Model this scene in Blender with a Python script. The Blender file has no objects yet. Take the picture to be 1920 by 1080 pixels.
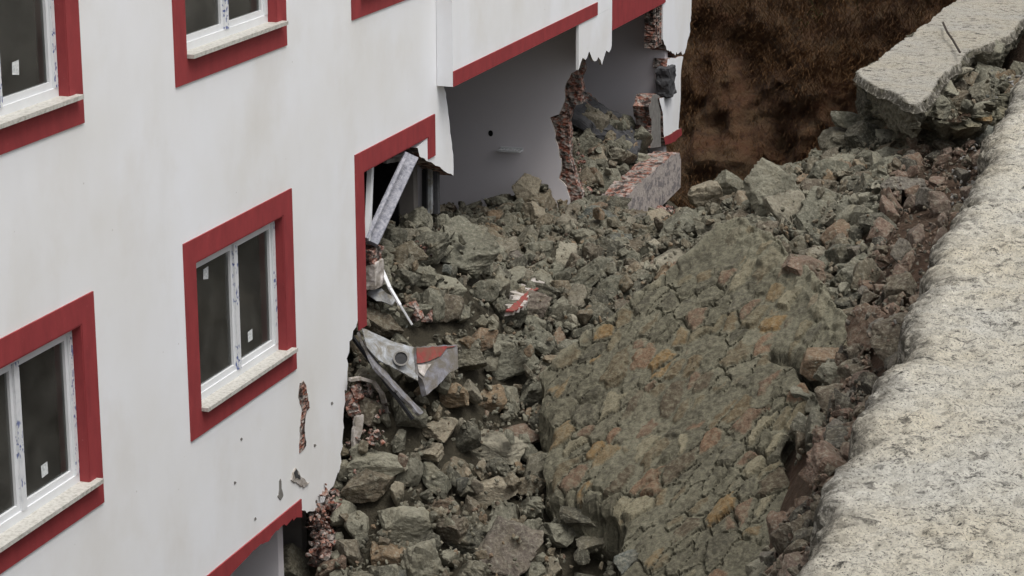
import bpy, math, random
import numpy as np
from mathutils import Vector, Matrix
from mathutils.geometry import delaunay_2d_cdt

# ------------------------------------------------------------------ camera, sky, sun, exposure
sc = bpy.context.scene
col = sc.collection
F, PITCH, ROLL, YAW = 4432.33, 0.266872836, -0.00345287299, 0.330682298
cp, sp = math.cos(PITCH), math.sin(PITCH)
FWD = np.array([-math.sin(YAW)*cp, math.cos(YAW)*cp, -sp])
_r = np.array([math.cos(YAW), math.sin(YAW), 0.0]); _u = np.cross(_r, FWD)
RGT = _r*math.cos(ROLL)+_u*math.sin(ROLL); UPV = -_r*math.sin(ROLL)+_u*math.cos(ROLL)
CAM = np.array([8.6277, 0.0, 0.0])
cam_data = bpy.data.cameras.new('camera'); cam = bpy.data.objects.new('camera', cam_data); col.objects.link(cam)
cam_data.sensor_width = 36; cam_data.lens = F*36/1920; cam_data.clip_end = 2000; cam_data.clip_start = 0.1
cam.matrix_world = Matrix(((RGT[0], UPV[0], -FWD[0], CAM[0]), (RGT[1], UPV[1], -FWD[1], CAM[1]), (RGT[2], UPV[2], -FWD[2], CAM[2]), (0, 0, 0, 1)))
sc.camera = cam
SUN_EL, SUN_ROT = math.radians(66), math.radians(120)
w = bpy.data.worlds.new("World"); sc.world = w; w.use_nodes = True
nt = w.node_tree; bg = nt.nodes['Background']
sky = nt.nodes.new('ShaderNodeTexSky'); sky.sky_type = 'NISHITA'; sky.sun_disc = False
sky.sun_elevation = SUN_EL; sky.sun_rotation = SUN_ROT; sky.air_density = 1.0; sky.dust_density = 6.0; sky.ozone_density = 1.0
hsv = nt.nodes.new('ShaderNodeHueSaturation'); hsv.inputs['Saturation'].default_value = 0.32
nt.links.new(sky.outputs[0], hsv.inputs['Color']); nt.links.new(hsv.outputs[0], bg.inputs['Color'])
bg.inputs['Strength'].default_value = 0.10
sl = bpy.data.lights.new('sun', 'SUN'); sl.energy = 1.2; sl.angle = math.radians(28); sl.color = (1.0, 0.98, 0.95)
so = bpy.data.objects.new('sun', sl); col.objects.link(so)
_d = Vector((math.sin(SUN_ROT)*math.cos(SUN_EL), math.cos(SUN_ROT)*math.cos(SUN_EL), math.sin(SUN_EL)))
so.rotation_euler = _d.to_track_quat('Z', 'Y').to_euler()
sc.view_settings.view_transform = 'Standard'; sc.view_settings.look = 'None'
sc.view_settings.exposure = 0.52; sc.view_settings.gamma = 1.0
sc.cycles.max_bounces = 6; sc.cycles.transparent_max_bounces = 8

rng = np.random.default_rng(7); random.seed(7)

# ------------------------------------------------------------------ reading the photo: pixel -> ray -> point on a real surface
def ray(px, py):
    d = FWD*F + RGT*(px-960) - UPV*(py-540)
    return d/np.linalg.norm(d)
def at_x(px, py, X):
    d = ray(px, py); return CAM + d*((X-CAM[0])/d[0])
def at_y(px, py, Y):
    d = ray(px, py); return CAM + d*(Y/d[1])
def at_z(px, py, Z):
    d = ray(px, py); return CAM + d*(Z/d[2])
def fz(px, py, X=0.0):
    p = at_x(px, py, X); return (p[1], p[2])
def project(P):
    P = np.atleast_2d(P)-CAM
    dz = P@FWD
    return 960+F*(P@RGT)/dz, 540-F*(P@UPV)/dz, dz

# ------------------------------------------------------------------ numpy noise
def _h(ix, iy, iz, s):
    n = (ix.astype(np.int64)*374761393 + iy.astype(np.int64)*668265263 + iz.astype(np.int64)*2147483647 + s*974634777) & 0xffffffff
    n = ((n ^ (n >> 13))*1274126177) & 0xffffffff
    n = n ^ (n >> 16)
    return (n & 0xffffff)/float(0xffffff)
def vnoise(x, y, z=None, s=0):
    x = np.asarray(x, float); y = np.asarray(y, float); z = np.zeros_like(x) if z is None else np.asarray(z, float)
    i, j, k = np.floor(x), np.floor(y), np.floor(z)
    f, g, h = x-i, y-j, z-k
    f = f*f*(3-2*f); g = g*g*(3-2*g); h = h*h*(3-2*h)
    r = 0
    for a in (0, 1):
        for b in (0, 1):
            for c in (0, 1):
                r = r + _h(i+a, j+b, k+c, s)*(f if a else 1-f)*(g if b else 1-g)*(h if c else 1-h)
    return r*2-1
def fbm(x, y, z=None, s=0, o=4):
    r = 0; a = 0.5; q = 1.0
    for n in range(o):
        r = r + a*vnoise(x*q, y*q, None if z is None else z*q, s+n*17); a *= .5; q *= 2.03
    return r
def smooth(t): 
    t = np.clip(t, 0, 1); return t*t*(3-2*t)

# ------------------------------------------------------------------ node materials
def srgb(r, g, b):
    f = lambda c: (c/255/12.92 if c/255 <= .04045 else ((c/255+.055)/1.055)**2.4)
    return (f(r), f(g), f(b), 1)
class M:
    def __init__(s, name, rough=.8):
        s.m = bpy.data.materials.new(name); s.m.use_nodes = True; s.t = s.m.node_tree
        s.b = s.t.nodes['Principled BSDF']; s.b.inputs['Roughness'].default_value = rough
        s.b.inputs['Specular IOR Level'].default_value = .3
        g = s.t.nodes.new('ShaderNodeNewGeometry'); s.pos = g.outputs['Position']
    def link(s, a, b): s.t.links.new(a, b)
    def noise(s, scale, detail=5, rough=.6, vec=None, stretch=None, dist=0):
        n = s.t.nodes.new('ShaderNodeTexNoise'); n.inputs['Scale'].default_value = scale
        n.inputs['Detail'].default_value = detail; n.inputs['Roughness'].default_value = rough
        n.inputs['Distortion'].default_value = dist
        v = vec or s.pos
        if stretch:
            mp = s.t.nodes.new('ShaderNodeMapping'); mp.inputs['Scale'].default_value = stretch
            s.link(v, mp.inputs['Vector']); v = mp.outputs[0]
        s.link(v, n.inputs['Vector']); return n.outputs['Fac']
    def voro(s, scale, feature='F1', vec=None, out='Distance', stretch=None):
        n = s.t.nodes.new('ShaderNodeTexVoronoi'); n.feature = feature; n.inputs['Scale'].default_value = scale
        v = vec or s.pos
        if stretch:
            mp = s.t.nodes.new('ShaderNodeMapping'); mp.inputs['Scale'].default_value = stretch
            s.link(v, mp.inputs['Vector']); v = mp.outputs[0]
        s.link(v, n.inputs['Vector']); return n.outputs[out]
    def ramp(s, fac, stops, interp='LINEAR'):
        r = s.t.nodes.new('ShaderNodeValToRGB'); r.color_ramp.interpolation = interp
        e = r.color_ramp.elements
        while len(e) < len(stops): e.new(.5)
        for k, (p, c) in enumerate(stops):
            e[k].position = p; e[k].color = c if hasattr(c, '__len__') else (c, c, c, 1)
        s.link(fac, r.inputs[0]); return r.outputs[0]
    def mix(s, fac, a, b, mode='MIX'):
        n = s.t.nodes.new('ShaderNodeMix'); n.data_type = 'RGBA'; n.blend_type = mode
        for k, v in ((0, fac), (6, a), (7, b)):
            if isinstance(v, (int, float)) : n.inputs[k].default_value = v
            elif isinstance(v, tuple): n.inputs[k].default_value = v
            else: s.link(v, n.inputs[k])
        return n.outputs[2]
    def math(s, op, a, b=0.0):
        n = s.t.nodes.new('ShaderNodeMath'); n.operation = op
        for k, v in enumerate((a, b)):
            if isinstance(v, (int, float)): n.inputs[k].default_value = v
            else: s.link(v, n.inputs[k])
        return n.outputs[0]
    def attr(s, name, typ='GEOMETRY', out='Color'):
        n = s.t.nodes.new('ShaderNodeAttribute'); n.attribute_name = name; n.attribute_type = typ; return n.outputs[out]
    def color(s, c):
        if isinstance(c, tuple): s.b.inputs['Base Color'].default_value = c
        else: s.link(c, s.b.inputs['Base Color'])
    def desat(s, c, k, v=1.0):
        n = s.t.nodes.new('ShaderNodeHueSaturation'); n.inputs['Saturation'].default_value = k; n.inputs['Value'].default_value = v
        s.link(c, n.inputs['Color']); return n.outputs[0]
    def bump(s, h, strength=.5, dist=.01):
        n = s.t.nodes.new('ShaderNodeBump'); n.inputs['Strength'].default_value = strength; n.inputs['Distance'].default_value = dist
        s.link(h, n.inputs['Height'])
        if s.b.inputs['Normal'].is_linked: s.link(s.b.inputs['Normal'].links[0].from_socket, n.inputs['Normal'])
        s.link(n.outputs[0], s.b.inputs['Normal'])

def mat_plaster():
    m = M('white_plaster', .85)
    a = m.noise(.55, 4, .55); b = m.noise(.9, 5, .62, stretch=(1, 1, .8)); c = m.noise(60, 2)
    base = m.mix(m.ramp(a, [(.35, 0), (.7, 1)]), srgb(234, 236, 239), srgb(226, 226, 224))
    base = m.mix(m.ramp(b, [(.5, 0), (.74, .42)]), base, srgb(210, 206, 198))
    sp_ = m.voro(3.1, 'F1'); base = m.mix(m.ramp(sp_, [(.0, .5), (.02, .35), (.03, 0)]), base, srgb(150, 142, 132))
    vs = m.noise(1.1, 3, .6, stretch=(1, 2, .7)); base = m.mix(m.ramp(vs, [(.5, 0), (.8, .12)]), base, srgb(196, 194, 188))
    m.color(base); m.bump(c, .12, .004); m.bump(m.noise(3.5, 3), .25, .01); return m.m
def mat_inner():
    m = M('interior_plaster', .9); a = m.noise(.9, 4)
    m.color(m.mix(a, srgb(226, 222, 226), srgb(208, 204, 208))); m.bump(m.noise(25, 3), .1, .004); return m.m
def mat_red():
    m = M('red_paint', .7); a = m.noise(9, 4, .6, stretch=(1, 1, .4)); b = m.noise(80, 2)
    base = m.mix(m.ramp(a, [(.3, 0), (.75, 1)]), srgb(150, 60, 62), srgb(130, 51, 54))
    base = m.mix(m.ramp(m.noise(35, 3, .7), [(.66, 0), (.74, .35)]), base, srgb(186, 120, 118))
    m.color(base); m.bump(b, .15, .003); return m.m
def mat_pvc(film=False):
    m = M('protective_film' if film else 'white_frame_plastic', .35)
    base = m.mix(m.noise(6, 3), srgb(222, 224, 226), srgb(205, 207, 208))
    if film:
        k = m.ramp(m.noise(38, 2, .5, stretch=(1, 1, .55)), [(.56, 0), (.6, 1)])
        k2 = m.ramp(m.noise(4, 1, .5), [(.42, 0), (.5, 1)])
        base = m.mix(m.math('MULTIPLY', k, k2), base, srgb(92, 104, 150))
        base = m.mix(m.ramp(m.noise(14, 3), [(.5, 0), (.8, .5)]), base, srgb(170, 176, 182))
    m.color(base); return m.m
def mat_glass():
    m = M('window_glass', .03); t = m.t
    tr = t.nodes.new('ShaderNodeBsdfTransparent'); tr.inputs[0].default_value = (.8, .83, .81, 1)
    gl = t.nodes.new('ShaderNodeBsdfGlossy'); gl.inputs['Roughness'].default_value = .12; gl.inputs['Color'].default_value = (.95, .97, .97, 1)
    fr = t.nodes.new('ShaderNodeFresnel'); fr.inputs[0].default_value = 1.30
    mx = t.nodes.new('ShaderNodeMixShader'); t.links.new(fr.outputs[0], mx.inputs[0]); t.links.new(tr.outputs[0], mx.inputs[1]); t.links.new(gl.outputs[0], mx.inputs[2])
    df = t.nodes.new('ShaderNodeBsdfDiffuse'); df.inputs[0].default_value = srgb(176, 174, 166)
    mx2 = t.nodes.new('ShaderNodeMixShader'); dirt = m.ramp(m.noise(3, 4), [(.3, .04), (.8, .15)])
    t.links.new(dirt, mx2.inputs[0]); t.links.new(mx.outputs[0], mx2.inputs[1]); t.links.new(df.outputs[0], mx2.inputs[2])
    t.links.new(mx2.outputs[0], t.nodes['Material Output'].inputs[0]); return m.m
def mat_sill():
    m = M('marble_sill', .5); a = m.noise(30, 4, .7); b = m.noise(5, 4)
    m.color(m.mix(m.ramp(a, [(.45, 0), (.7, .8)]), m.mix(b, srgb(200, 198, 192), srgb(182, 180, 172)), srgb(138, 134, 124))); return m.m
def mat_plain(name, c1, c2, scale=12, rough=.8, bs=.3, metal=0, grime=0):
    m = M(name, rough); base = m.mix(m.ramp(m.noise(scale, 5, .65), [(.32, 0), (.68, 1)]), srgb(*c1), srgb(*c2))
    if grime: base = m.mix(m.ramp(m.noise(7, 6, .7, dist=.8), [(.40, 0), (.60, grime)]), base, srgb(98, 90, 72))
    m.color(base)
    m.bump(m.noise(scale*4, 4), bs, .008); m.b.inputs['Metallic'].default_value = metal; return m.m
def mat_brick():
    m = M('broken_hollow_brick', .9)
    v = m.voro(17, 'F1', stretch=(1, 1, 1.6)); v2 = m.noise(22, 4, .7); cc = m.voro(17, 'F1', out='Color', stretch=(1, 1, 1.6))
    sep = m.t.nodes.new('ShaderNodeSeparateColor'); m.link(cc, sep.inputs[0])
    base = m.ramp(sep.outputs[0], [(0, srgb(128, 78, 62)), (.3, srgb(150, 112, 98)), (.5, srgb(104, 62, 50)), (.65, srgb(112, 106, 100)), (.85, srgb(146, 136, 130))], 'CONSTANT')
    base = m.mix(m.ramp(v2, [(.45, 0), (.65, .85)]), base, srgb(168, 158, 150))
    base = m.mix(m.ramp(m.noise(9, 3), [(.5, 0), (.6, .9)]), base, srgb(44, 38, 36))
    m.color(base); m.bump(v, .9, .03); m.bump(v2, .6, .015); return m.m

ROCK_STOPS = [(0, srgb(90, 89, 74)), (.15, srgb(110, 108, 91)), (.3, srgb(66, 64, 53)), (.42, srgb(126, 123, 104)), (.54, srgb(90, 85, 69)),
              (.62, srgb(108, 95, 72)), (.74, srgb(84, 73, 58)), (.82, srgb(138, 132, 112)), (.88, srgb(120, 96, 64)), (.945, srgb(104, 80, 65)), (.97, srgb(90, 95, 89)), (1, srgb(62, 58, 50))]
def rock_color(m, fac, lift=1.0):
    base = m.ramp(fac, ROCK_STOPS)
    a = m.noise(5.5, 6, .68, dist=.6); b = m.noise(26, 5, .7); c = m.noise(3.6, 3, .5)
    base = m.mix(m.ramp(a, [(.48, 0), (.68, .42)]), base, srgb(110, 100, 74))
    base = m.mix(m.ramp(c, [(.5, 0), (.7, .5)]), base, srgb(66, 62, 50))
    base = m.mix(m.ramp(b, [(.5, 0), (.68, .65)]), base, srgb(142, 139, 120))
    base = m.mix(m.ramp(b, [(.28, .75), (.46, 0)]), base, srgb(42, 40, 32))
    # fine cleavage veins
    v = m.voro(9, 'DISTANCE_TO_EDGE', stretch=(1, 1.8, 2.6)); base = m.mix(m.ramp(v, [(0, .3), (.02, 0)]), base, srgb(150, 146, 128))
    m.color(m.desat(base, .80, 1.06))
    m.bump(m.noise(9, 6, .7), .9, .045); m.bump(b, .6, .012); m.bump(m.noise(90, 3, .7), .5, .004)
def mat_rock(kind):
    m = M('broken_stone_'+kind, .88)
    if kind == 'single': f = m.attr('tint', 'OBJECT', 'Fac')
    else: f = m.attr('tint', 'GEOMETRY', 'Fac')
    rock_color(m, f); return m.m
def mat_vcol(name, bs=.6, rough=.92):
    m = M(name, rough); c = m.attr('pigment')
    a = m.noise(18, 6, .7); b = m.noise(60, 4, .7)
    c = m.mix(m.ramp(a, [(.45, .0), (.62, .6)]), c, srgb(126, 122, 102))
    c = m.mix(m.ramp(a, [(.3, .6), (.47, 0)]), c, srgb(52, 49, 40))
    c = m.mix(m.ramp(b, [(.3, .6), (.52, 0)]), c, srgb(60, 56, 45))
    m.color(m.desat(c, .92, .93)); m.bump(m.noise(24, 6, .75), bs, .03); m.bump(b, .6, .008); return m.m
def mat_soil():
    m = M('brown_soil', .95); a = m.noise(1.6, 5, .6); b = m.noise(14, 6, .7)
    base = m.mix(m.ramp(a, [(.35, 0), (.65, 1)]), srgb(66, 54, 43), srgb(70, 53, 41))
    base = m.mix(m.ramp(b, [(.5, 0), (.75, .6)]), base, srgb(116, 98, 82)); base = m.mix(m.ramp(b, [(.28, .7), (.42, 0)]), base, srgb(46, 38, 32))
    sx = m.t.nodes.new('ShaderNodeSeparateXYZ'); m.link(m.pos, sx.inputs[0])
    gv = m.mix(b, srgb(40, 37, 30), srgb(74, 69, 56))  # heap gravel, darkened in colour to stand for shade in the gaps
    base = m.mix(m.ramp(m.math('ADD', m.math('MULTIPLY', sx.outputs[0], .1), m.math('MULTIPLY', a, .12)), [(.44, 0), (.50, 1)]), gv, base)
    m.color(base); m.bump(b, .9, .04); m.bump(m.noise(50, 4), .7, .01); return m.m
def mat_hill():
    m = M('orange_earth_bank', .95); a = m.noise(.32, 5, .6, dist=.5); b = m.noise(5, 10, .75); c = m.noise(.9, 6, .72, stretch=(1, 1, 1.7))
    base = m.mix(m.ramp(a, [(.35, 0), (.62, 1)]), srgb(74, 53, 38), srgb(92, 59, 38))
    base = m.mix(m.ramp(c, [(.42, 0), (.62, .8)]), base, srgb(82, 68, 48)); base = m.mix(m.ramp(b, [(.45, 0), (.68, .75)]), base, srgb(100, 80, 56))
    base = m.mix(m.ramp(b, [(.34, .8), (.48, 0)]), base, srgb(44, 34, 26))
    m.color(base); m.bump(b, 1, .25); m.bump(m.noise(14, 5, .7), .8, .05); return m.m
def mat_shotcrete(name, tone=1.0, warm=0):
    m = M(name, .92)
    a = m.noise(1.1, 4, .6); b = m.noise(34, 5, .75); c = m.noise(11, 6, .78, stretch=(.75, 1.25, 1)); d = m.noise(2.4, 5, .6)
    c1 = srgb(int(220*tone), int(217*tone), int(206*tone)); c2 = srgb(int(223*tone), int(215*tone), int(195*tone))
    base = m.mix(m.ramp(a, [(.35, 0), (.65, 1)]), c1, c2)
    base = m.mix(m.ramp(b, [(.5, 0), (.64, .45)]), base, srgb(160, 156, 144))
    fac = m.math('MULTIPLY', m.ramp(c, [(.52, 0), (.60, 1)]), m.ramp(d, [(.38, .3), (.6, 1)]))
    base = m.mix(m.math('MULTIPLY', fac, .92), base, srgb(66, 64, 60))
    sm = m.ramp(m.noise(62, 4, .75), [(.565, 0), (.60, .85)]); base = m.mix(sm, base, srgb(60, 58, 55))
    m.worn = m.attr('worn', 'GEOMETRY', 'Fac')
    base = m.mix(m.math('MULTIPLY', m.worn, m.ramp(m.noise(13, 5, .7), [(.38, .2), (.55, 1)])), base, srgb(88, 84, 74))
    m.color(base); m.bump(m.noise(16, 6, .75), 1.0, .06); m.bump(b, .9, .02); return m.m

def mat_parapet():
    m = M('stripped_brick_render', .9)
    base = m.mix(m.noise(6, 4), srgb(186, 177, 170), srgb(156, 148, 144))
    base = m.mix(m.ramp(m.noise(7, 4, .6, stretch=(1, 1, 1.4)), [(.50, 0), (.58, .85)]), base, srgb(120, 116, 118))
    m.color(base); m.bump(m.noise(16, 4), .6, .03); return m.m
MT = dict(parapet=mat_parapet(), plaster=mat_plaster(), inner=mat_inner(), red=mat_red(), pvc=mat_pvc(), film=mat_pvc(True), glass=mat_glass(), sill=mat_sill(),
          brick=mat_brick(), rock=mat_rock('single'), rubble=mat_rock('heap'), masonry=mat_vcol('rubble_masonry'), soil=mat_soil(), hill=mat_hill(),
          bank=mat_shotcrete('speckled_sprayed_concrete'), cap=mat_shotcrete('weathered_concrete_capping', .86),
          concrete=mat_plain('grey_concrete', (132, 130, 126), (108, 106, 102)), dark=mat_plain('charcoal_concrete', (74, 74, 76), (52, 52, 54), 10),
          floor=mat_plain('concrete_floor', (150, 148, 142), (124, 122, 117), 3), metal=mat_plain('dull_galvanised_metal', (172, 176, 180), (132, 136, 140), 8, .45, .1, .1, .8),
          black=mat_plain('black_rubber_and_shade', (28, 28, 30), (20, 20, 22), 9, .5), board=mat_plain('grey_render_coat', (138, 138, 144), (104, 104, 110), 16, .85, .4, 0, .7), red_dusty=mat_plain('dusty_red_paint', (150, 62, 62), (120, 56, 54), 14, .8, .3, 0, .6),  # black: rods and bars, also dark fill for shade in room and holes
          paper=mat_plain('sticker_paper', (226, 228, 228), (170, 176, 174), 60, .7, .05), room=mat_plain('unlit_room_plaster', (120, 116, 112), (98, 94, 90), 2),  # room: interior plaster darkened, the missing light put into its colour
          plasterwhite=mat_plain('torn_white_plaster', (218, 212, 208), (150, 142, 134), 9, .85, .4, 0, .6), oldfilm=mat_plain('dusty_film', (164, 164, 170), (104, 106, 116), 22), straw=mat_plain('dry_brush', (116, 86, 56), (68, 48, 32), 1.3, .9, 0),
          weed=mat_plain('dull_green_weed', (76, 78, 44), (54, 58, 34), 3, .9, 0), root=mat_plain('thin_root', (62, 50, 42), (40, 34, 30), 20))

# ------------------------------------------------------------------ object helpers
def new_mesh(name, v, f, mats, smoothed=False, fm=None):
    me = bpy.data.meshes.new(name)
    v = np.asarray(v, np.float32)
    if isinstance(f, np.ndarray) and f.ndim == 2:
        n, k = f.shape
        me.vertices.add(len(v)); me.vertices.foreach_set('co', v.ravel())
        me.loops.add(n*k); me.loops.foreach_set('vertex_index', f.ravel().astype(np.int32))
        me.polygons.add(n); me.polygons.foreach_set('loop_start', np.arange(0, n*k, k, dtype=np.int32))
        me.update(calc_edges=True)
    else:
        me.from_pydata([tuple(map(float, p)) for p in v], [], [tuple(map(int, q)) for q in f]); me.update()
    for m_ in (mats if isinstance(mats, (list, tuple)) else [mats]): me.materials.append(m_)
    if fm is not None: me.polygons.foreach_set('material_index', np.asarray(fm, np.int32))
    me.polygons.foreach_set('use_smooth', np.full(len(me.polygons), smoothed))
    return me
def wloc(o):
    p = Vector((0, 0, 0))
    while o: p += o.location; o = o.parent
    return p
def link(name, me, parent=None, at=(0, 0, 0), **props):
    """at = world position of the mesh origin"""
    o = bpy.data.objects.new(name, me); col.objects.link(o)
    o.location = Vector(at)
    if parent: o.parent = parent; o.location = Vector(at)-wloc(parent)
    for k, v in props.items(): o[k] = v
    return o
def obj(name, v, f, mats, parent=None, smoothed=False, fm=None, **props):
    return link(name, new_mesh(name, v, f, mats, smoothed, fm), parent, **props)
def boxes(bs):
    V, Fc = [], []
    for (x0, x1, y0, y1, z0, z1) in bs:
        k = len(V)
        V += [(x0, y0, z0), (x1, y0, z0), (x1, y1, z0), (x0, y1, z0), (x0, y0, z1), (x1, y0, z1), (x1, y1, z1), (x0, y1, z1)]
        Fc += [(k, k+3, k+2, k+1), (k+4, k+5, k+6, k+7), (k, k+1, k+5, k+4), (k+1, k+2, k+6, k+5), (k+2, k+3, k+7, k+6), (k+3, k, k+4, k+7)]
    return V, Fc
def inside(pt, loop):
    x, y = pt; c = False; n = len(loop)
    for i in range(n):
        (x1, y1), (x2, y2) = loop[i][:2], loop[(i+1) % n][:2]
        if (y1 > y) != (y2 > y) and x < (x2-x1)*(y-y1)/(y2-y1)+x1: c = not c
    return c
def plate(loops, to3, d0, d1):
    """loops: list of [(a, b, torn)], outer first, then holes; to3(a, b, d) -> xyz; extruded between depths d0 (back) and d1 (front).
    Returns verts, faces, per-face flag (0 face, 1 clean side, 2 torn side, 3 back)"""
    pts, edges = [], []
    for L in loops:
        k = len(pts); pts += [Vector((p[0], p[1])) for p in L]; edges += [(k+i, k+(i+1) % len(L)) for i in range(len(L))]
    vo, eo, fo, *_ = delaunay_2d_cdt(pts, edges, [], 0, 1e-5)
    V, Fc, fl = [], [], []
    n = len(vo)
    V = [to3(p[0], p[1], d1) for p in vo]+[to3(p[0], p[1], d0) for p in vo]
    for f in fo:
        c = sum((vo[i] for i in f), Vector((0, 0)))/len(f)
        if sum(inside(c, L) for L in loops) % 2 == 1:
            Fc.append(tuple(f)); fl.append(0); Fc.append(tuple(i+n for i in reversed(f))); fl.append(3)
    for L in loops:
        for i in range(len(L)):
            a, b = L[i], L[(i+1) % len(L)]
            k = len(V); V += [to3(a[0], a[1], d1), to3(b[0], b[1], d1), to3(b[0], b[1], d0), to3(a[0], a[1], d0)]
            Fc.append((k, k+1, k+2, k+3)); fl.append(2 if (len(a) > 2 and a[2] and len(b) > 2 and b[2]) else 1)
    return V, Fc, fl
YZ = lambda a, b, d: (d, a, b)
XZ = lambda a, b, d: (a, d, b)
def torn(pts, amp=.03, step=.07, seed=0):
    """a jagged line through the given points"""
    r = random.Random(seed); out = []
    for (a, b) in zip(pts[:-1], pts[1:]):
        L = math.hypot(b[0]-a[0], b[1]-a[1]); n = max(1, int(L/step))
        for i in range(n):
            t = (i+(r.uniform(-.3, .3) if i else 0))/n
            j = amp if i else amp*.3
            out.append((a[0]+(b[0]-a[0])*t+r.uniform(-j, j), a[1]+(b[1]-a[1])*t+r.uniform(-j, j), 1))
    out.append((pts[-1][0], pts[-1][1], 1)); return out
def thing(name, label, cat, loc, group=None):
    o = bpy.data.objects.new(name, None); col.objects.link(o); o.location = loc; o.empty_display_size = .3
    o['label'] = label; o['category'] = cat
    if group: o['group'] = group
    return o
def pxs(X, pts): return [fz(p[0], p[1], X) for p in pts]

# ================================================================== THE BUILDING
BY0, BY1, ZB, ZT = 6.0, 33.2, -14.0, 2.0
bld = thing('apartment_building', 'white apartment block with red window surrounds and its lower corner crushed open', 'building', (0, 20, ZB))
WH, WW = 1.70, 2.16
wins = [(9.52, -3.44), (13.16, -3.44), (16.83, -3.44), (20.49, -3.44), (9.52, -6.44), (13.16, -6.44), (16.84, -6.44)]
def hole(y, z): return [(y+.2, z+.2), (y+WW-.2, z+.2), (y+WW-.2, z+WH-.2), (y+.2, z+WH-.2)]
outer = [(BY0, ZT), (BY1, ZT)]
outer += torn([fz(1296.5, 25), fz(1293, 64), fz(1284, 99), fz(1264, 101), fz(1250, 93), fz(1243, 74)], .03, .06, 1)
outer += [fz(1243, 8), (31.74, -4.85), (28.60, -4.85), (28.60, -4.40), (22.86, -4.40)]
outer += torn([fz(836, 176), fz(842, 225), fz(850, 290), fz(850, 330), fz(836, 323), fz(820, 311), fz(803, 303), fz(787, 294), fz(783, 277)], .012, .06, 2)
outer += [fz(796, 262), (22.43, -4.94), (20.70, -4.94), (20.70, -6.30)]
outer += torn([(20.63, -6.36), fz(668, 612), fz(655, 642), fz(651, 700), fz(643, 790), fz(640, 868), fz(628, 905), fz(612, 925), fz(600, 950), fz(590, 957), fz(575, 962), fz(566, 957)], .035, .06, 3)
cc = torn([fz(553, 968), fz(540, 978), fz(520, 992), fz(505, 1008), fz(490, 1020), fz(472, 1030), fz(455, 1050)], .02, .05, 4)
outer += cc + [(17.04, -7.92), (17.04, -9.3), (18.8, -9.3), (18.95, -9.6), (18.8, ZB), (BY0, ZB)]
loops = [outer]+[hole(*q) for q in wins]
lw = [(9.52, -9.44), (13.16, -9.44)]
loops += [hole(*q) for q in lw]
V, Fc, fl = plate(loops, YZ, -.24, 0.0)
obj('wall', V, Fc, [MT['plaster'], MT['plaster'], MT['brick'], MT['inner']], bld, fm=fl)

# windows: painted surround > frame, panes, sill, sticker
sur = boxes([(.0, .014, 0, WW, 0, .2), (.0, .014, 0, WW, WH-.2, WH), (.0, .014, 0, .2, .2, WH-.2), (.0, .014, WW-.2, WW, .2, WH-.2),
             (-.07, .010, .201, .212, .201, WH-.201), (-.07, .010, WW-.212, WW-.201, .201, WH-.201), (-.07, .010, .212, WW-.212, WH-.212, WH-.201)])
SUR = new_mesh('window_surround', *sur, MT['red'])
y0, y1, z0, z1 = .213, WW-.213, .235, WH-.213
ym = (y0+y1)/2+.04
fr = [(-.14, -.07, y0, y1, z0, z0+.065), (-.14, -.07, y0, y1, z1-.055, z1), (-.14, -.07, y0, y0+.06, z0+.065, z1-.055), (-.14, -.07, y1-.06, y1, z0+.065, z1-.055)]
sash = []
for a, b in ((y0+.06, ym-.035), (ym+.035, y1-.06)):
    sash += [(-.125, -.085, a, b, z0+.065, z0+.115), (-.125, -.085, a, b, z1-.10, z1-.055), (-.125, -.085, a, a+.035, z0+.115, z1-.10), (-.125, -.085, b-.035, b, z0+.115, z1-.10)]
FRM = new_mesh('window_frame', *boxes(fr+sash), MT['pvc'])
MUL = new_mesh('mullion', *boxes([(-.14, -.062, ym-.035, ym+.035, z0+.065, z1-.055)]), MT['film'])
FLM = new_mesh('protective_film', *boxes([(-.070, -.064, y1-.052, y1-.008, z0+.07, z1-.06)]), MT['film'])
PAN = new_mesh('pane', [(-.108, y0+.09, z0+.11), (-.108, ym-.06, z0+.11), (-.108, ym-.06, z1-.09), (-.108, y0+.09, z1-.09), (-.108, ym+.06, z0+.11), (-.108, y1-.09, z0+.11), (-.108, y1-.09, z1-.09), (-.108, ym+.06, z1-.09)], [(0, 1, 2, 3), (4, 5, 6, 7)], MT['glass'])
SIL = new_mesh('sill', *boxes([(-.07, .075, .205, WW-.10, .202, .235)]), MT['sill'])
stick = {(13.16, -3.44): [(1.37, .48)], (16.84, -6.44): [(.56, 1.24), (1.39, .46)], (13.16, -6.44): [(1.45, .43)], (9.52, -3.44): [(1.4, .6)], (16.83, -3.44): []}
for (y, z) in wins+lw:
    if y > 20: pass
    s = link('window', SUR, bld, (0, y, z))
    link('window_frame', FRM, s, (0, y, z)); link('mullion', MUL, s, (0, y, z)); link('pane', PAN, s, (0, y, z)); link('protective_film', FLM, s, (0, y, z)); link('sill', SIL, s, (0, y, z))
    for (a, b) in stick.get((y, z), []):
        t = random.uniform(-.012, .012)
        me = new_mesh('sticker', [(-.104, a, b-t), (-.104, a+.095, b+t), (-.104, a+.095-t, b+.10), (-.104, a-t, b+.095)], [(0, 1, 2, 3)], MT['paper'])
        link('sticker', me, s, (0, y, z))
# crushed window of the middle row: surround without its lower side
y, z = 20.49, -6.44
bs = [(.0, .014, y, y+WW, z+WH-.2, z+WH), (.0, .014, y, y+.2, z-.05+.0, z+WH-.2), (.0, .014, y+WW-.2, y+WW, z+WH-.44, z+WH-.2),
      (-.13, .010, y+.201, y+.212, z+.12, z+WH-.201), (-.13, .010, y+.212, y+WW-.212, z+WH-.212, z+WH-.201)]
cw = obj('crushed_window', *boxes(bs), MT['red'], bld, label='crushed window with its frame torn loose and stones pushed in')
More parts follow.
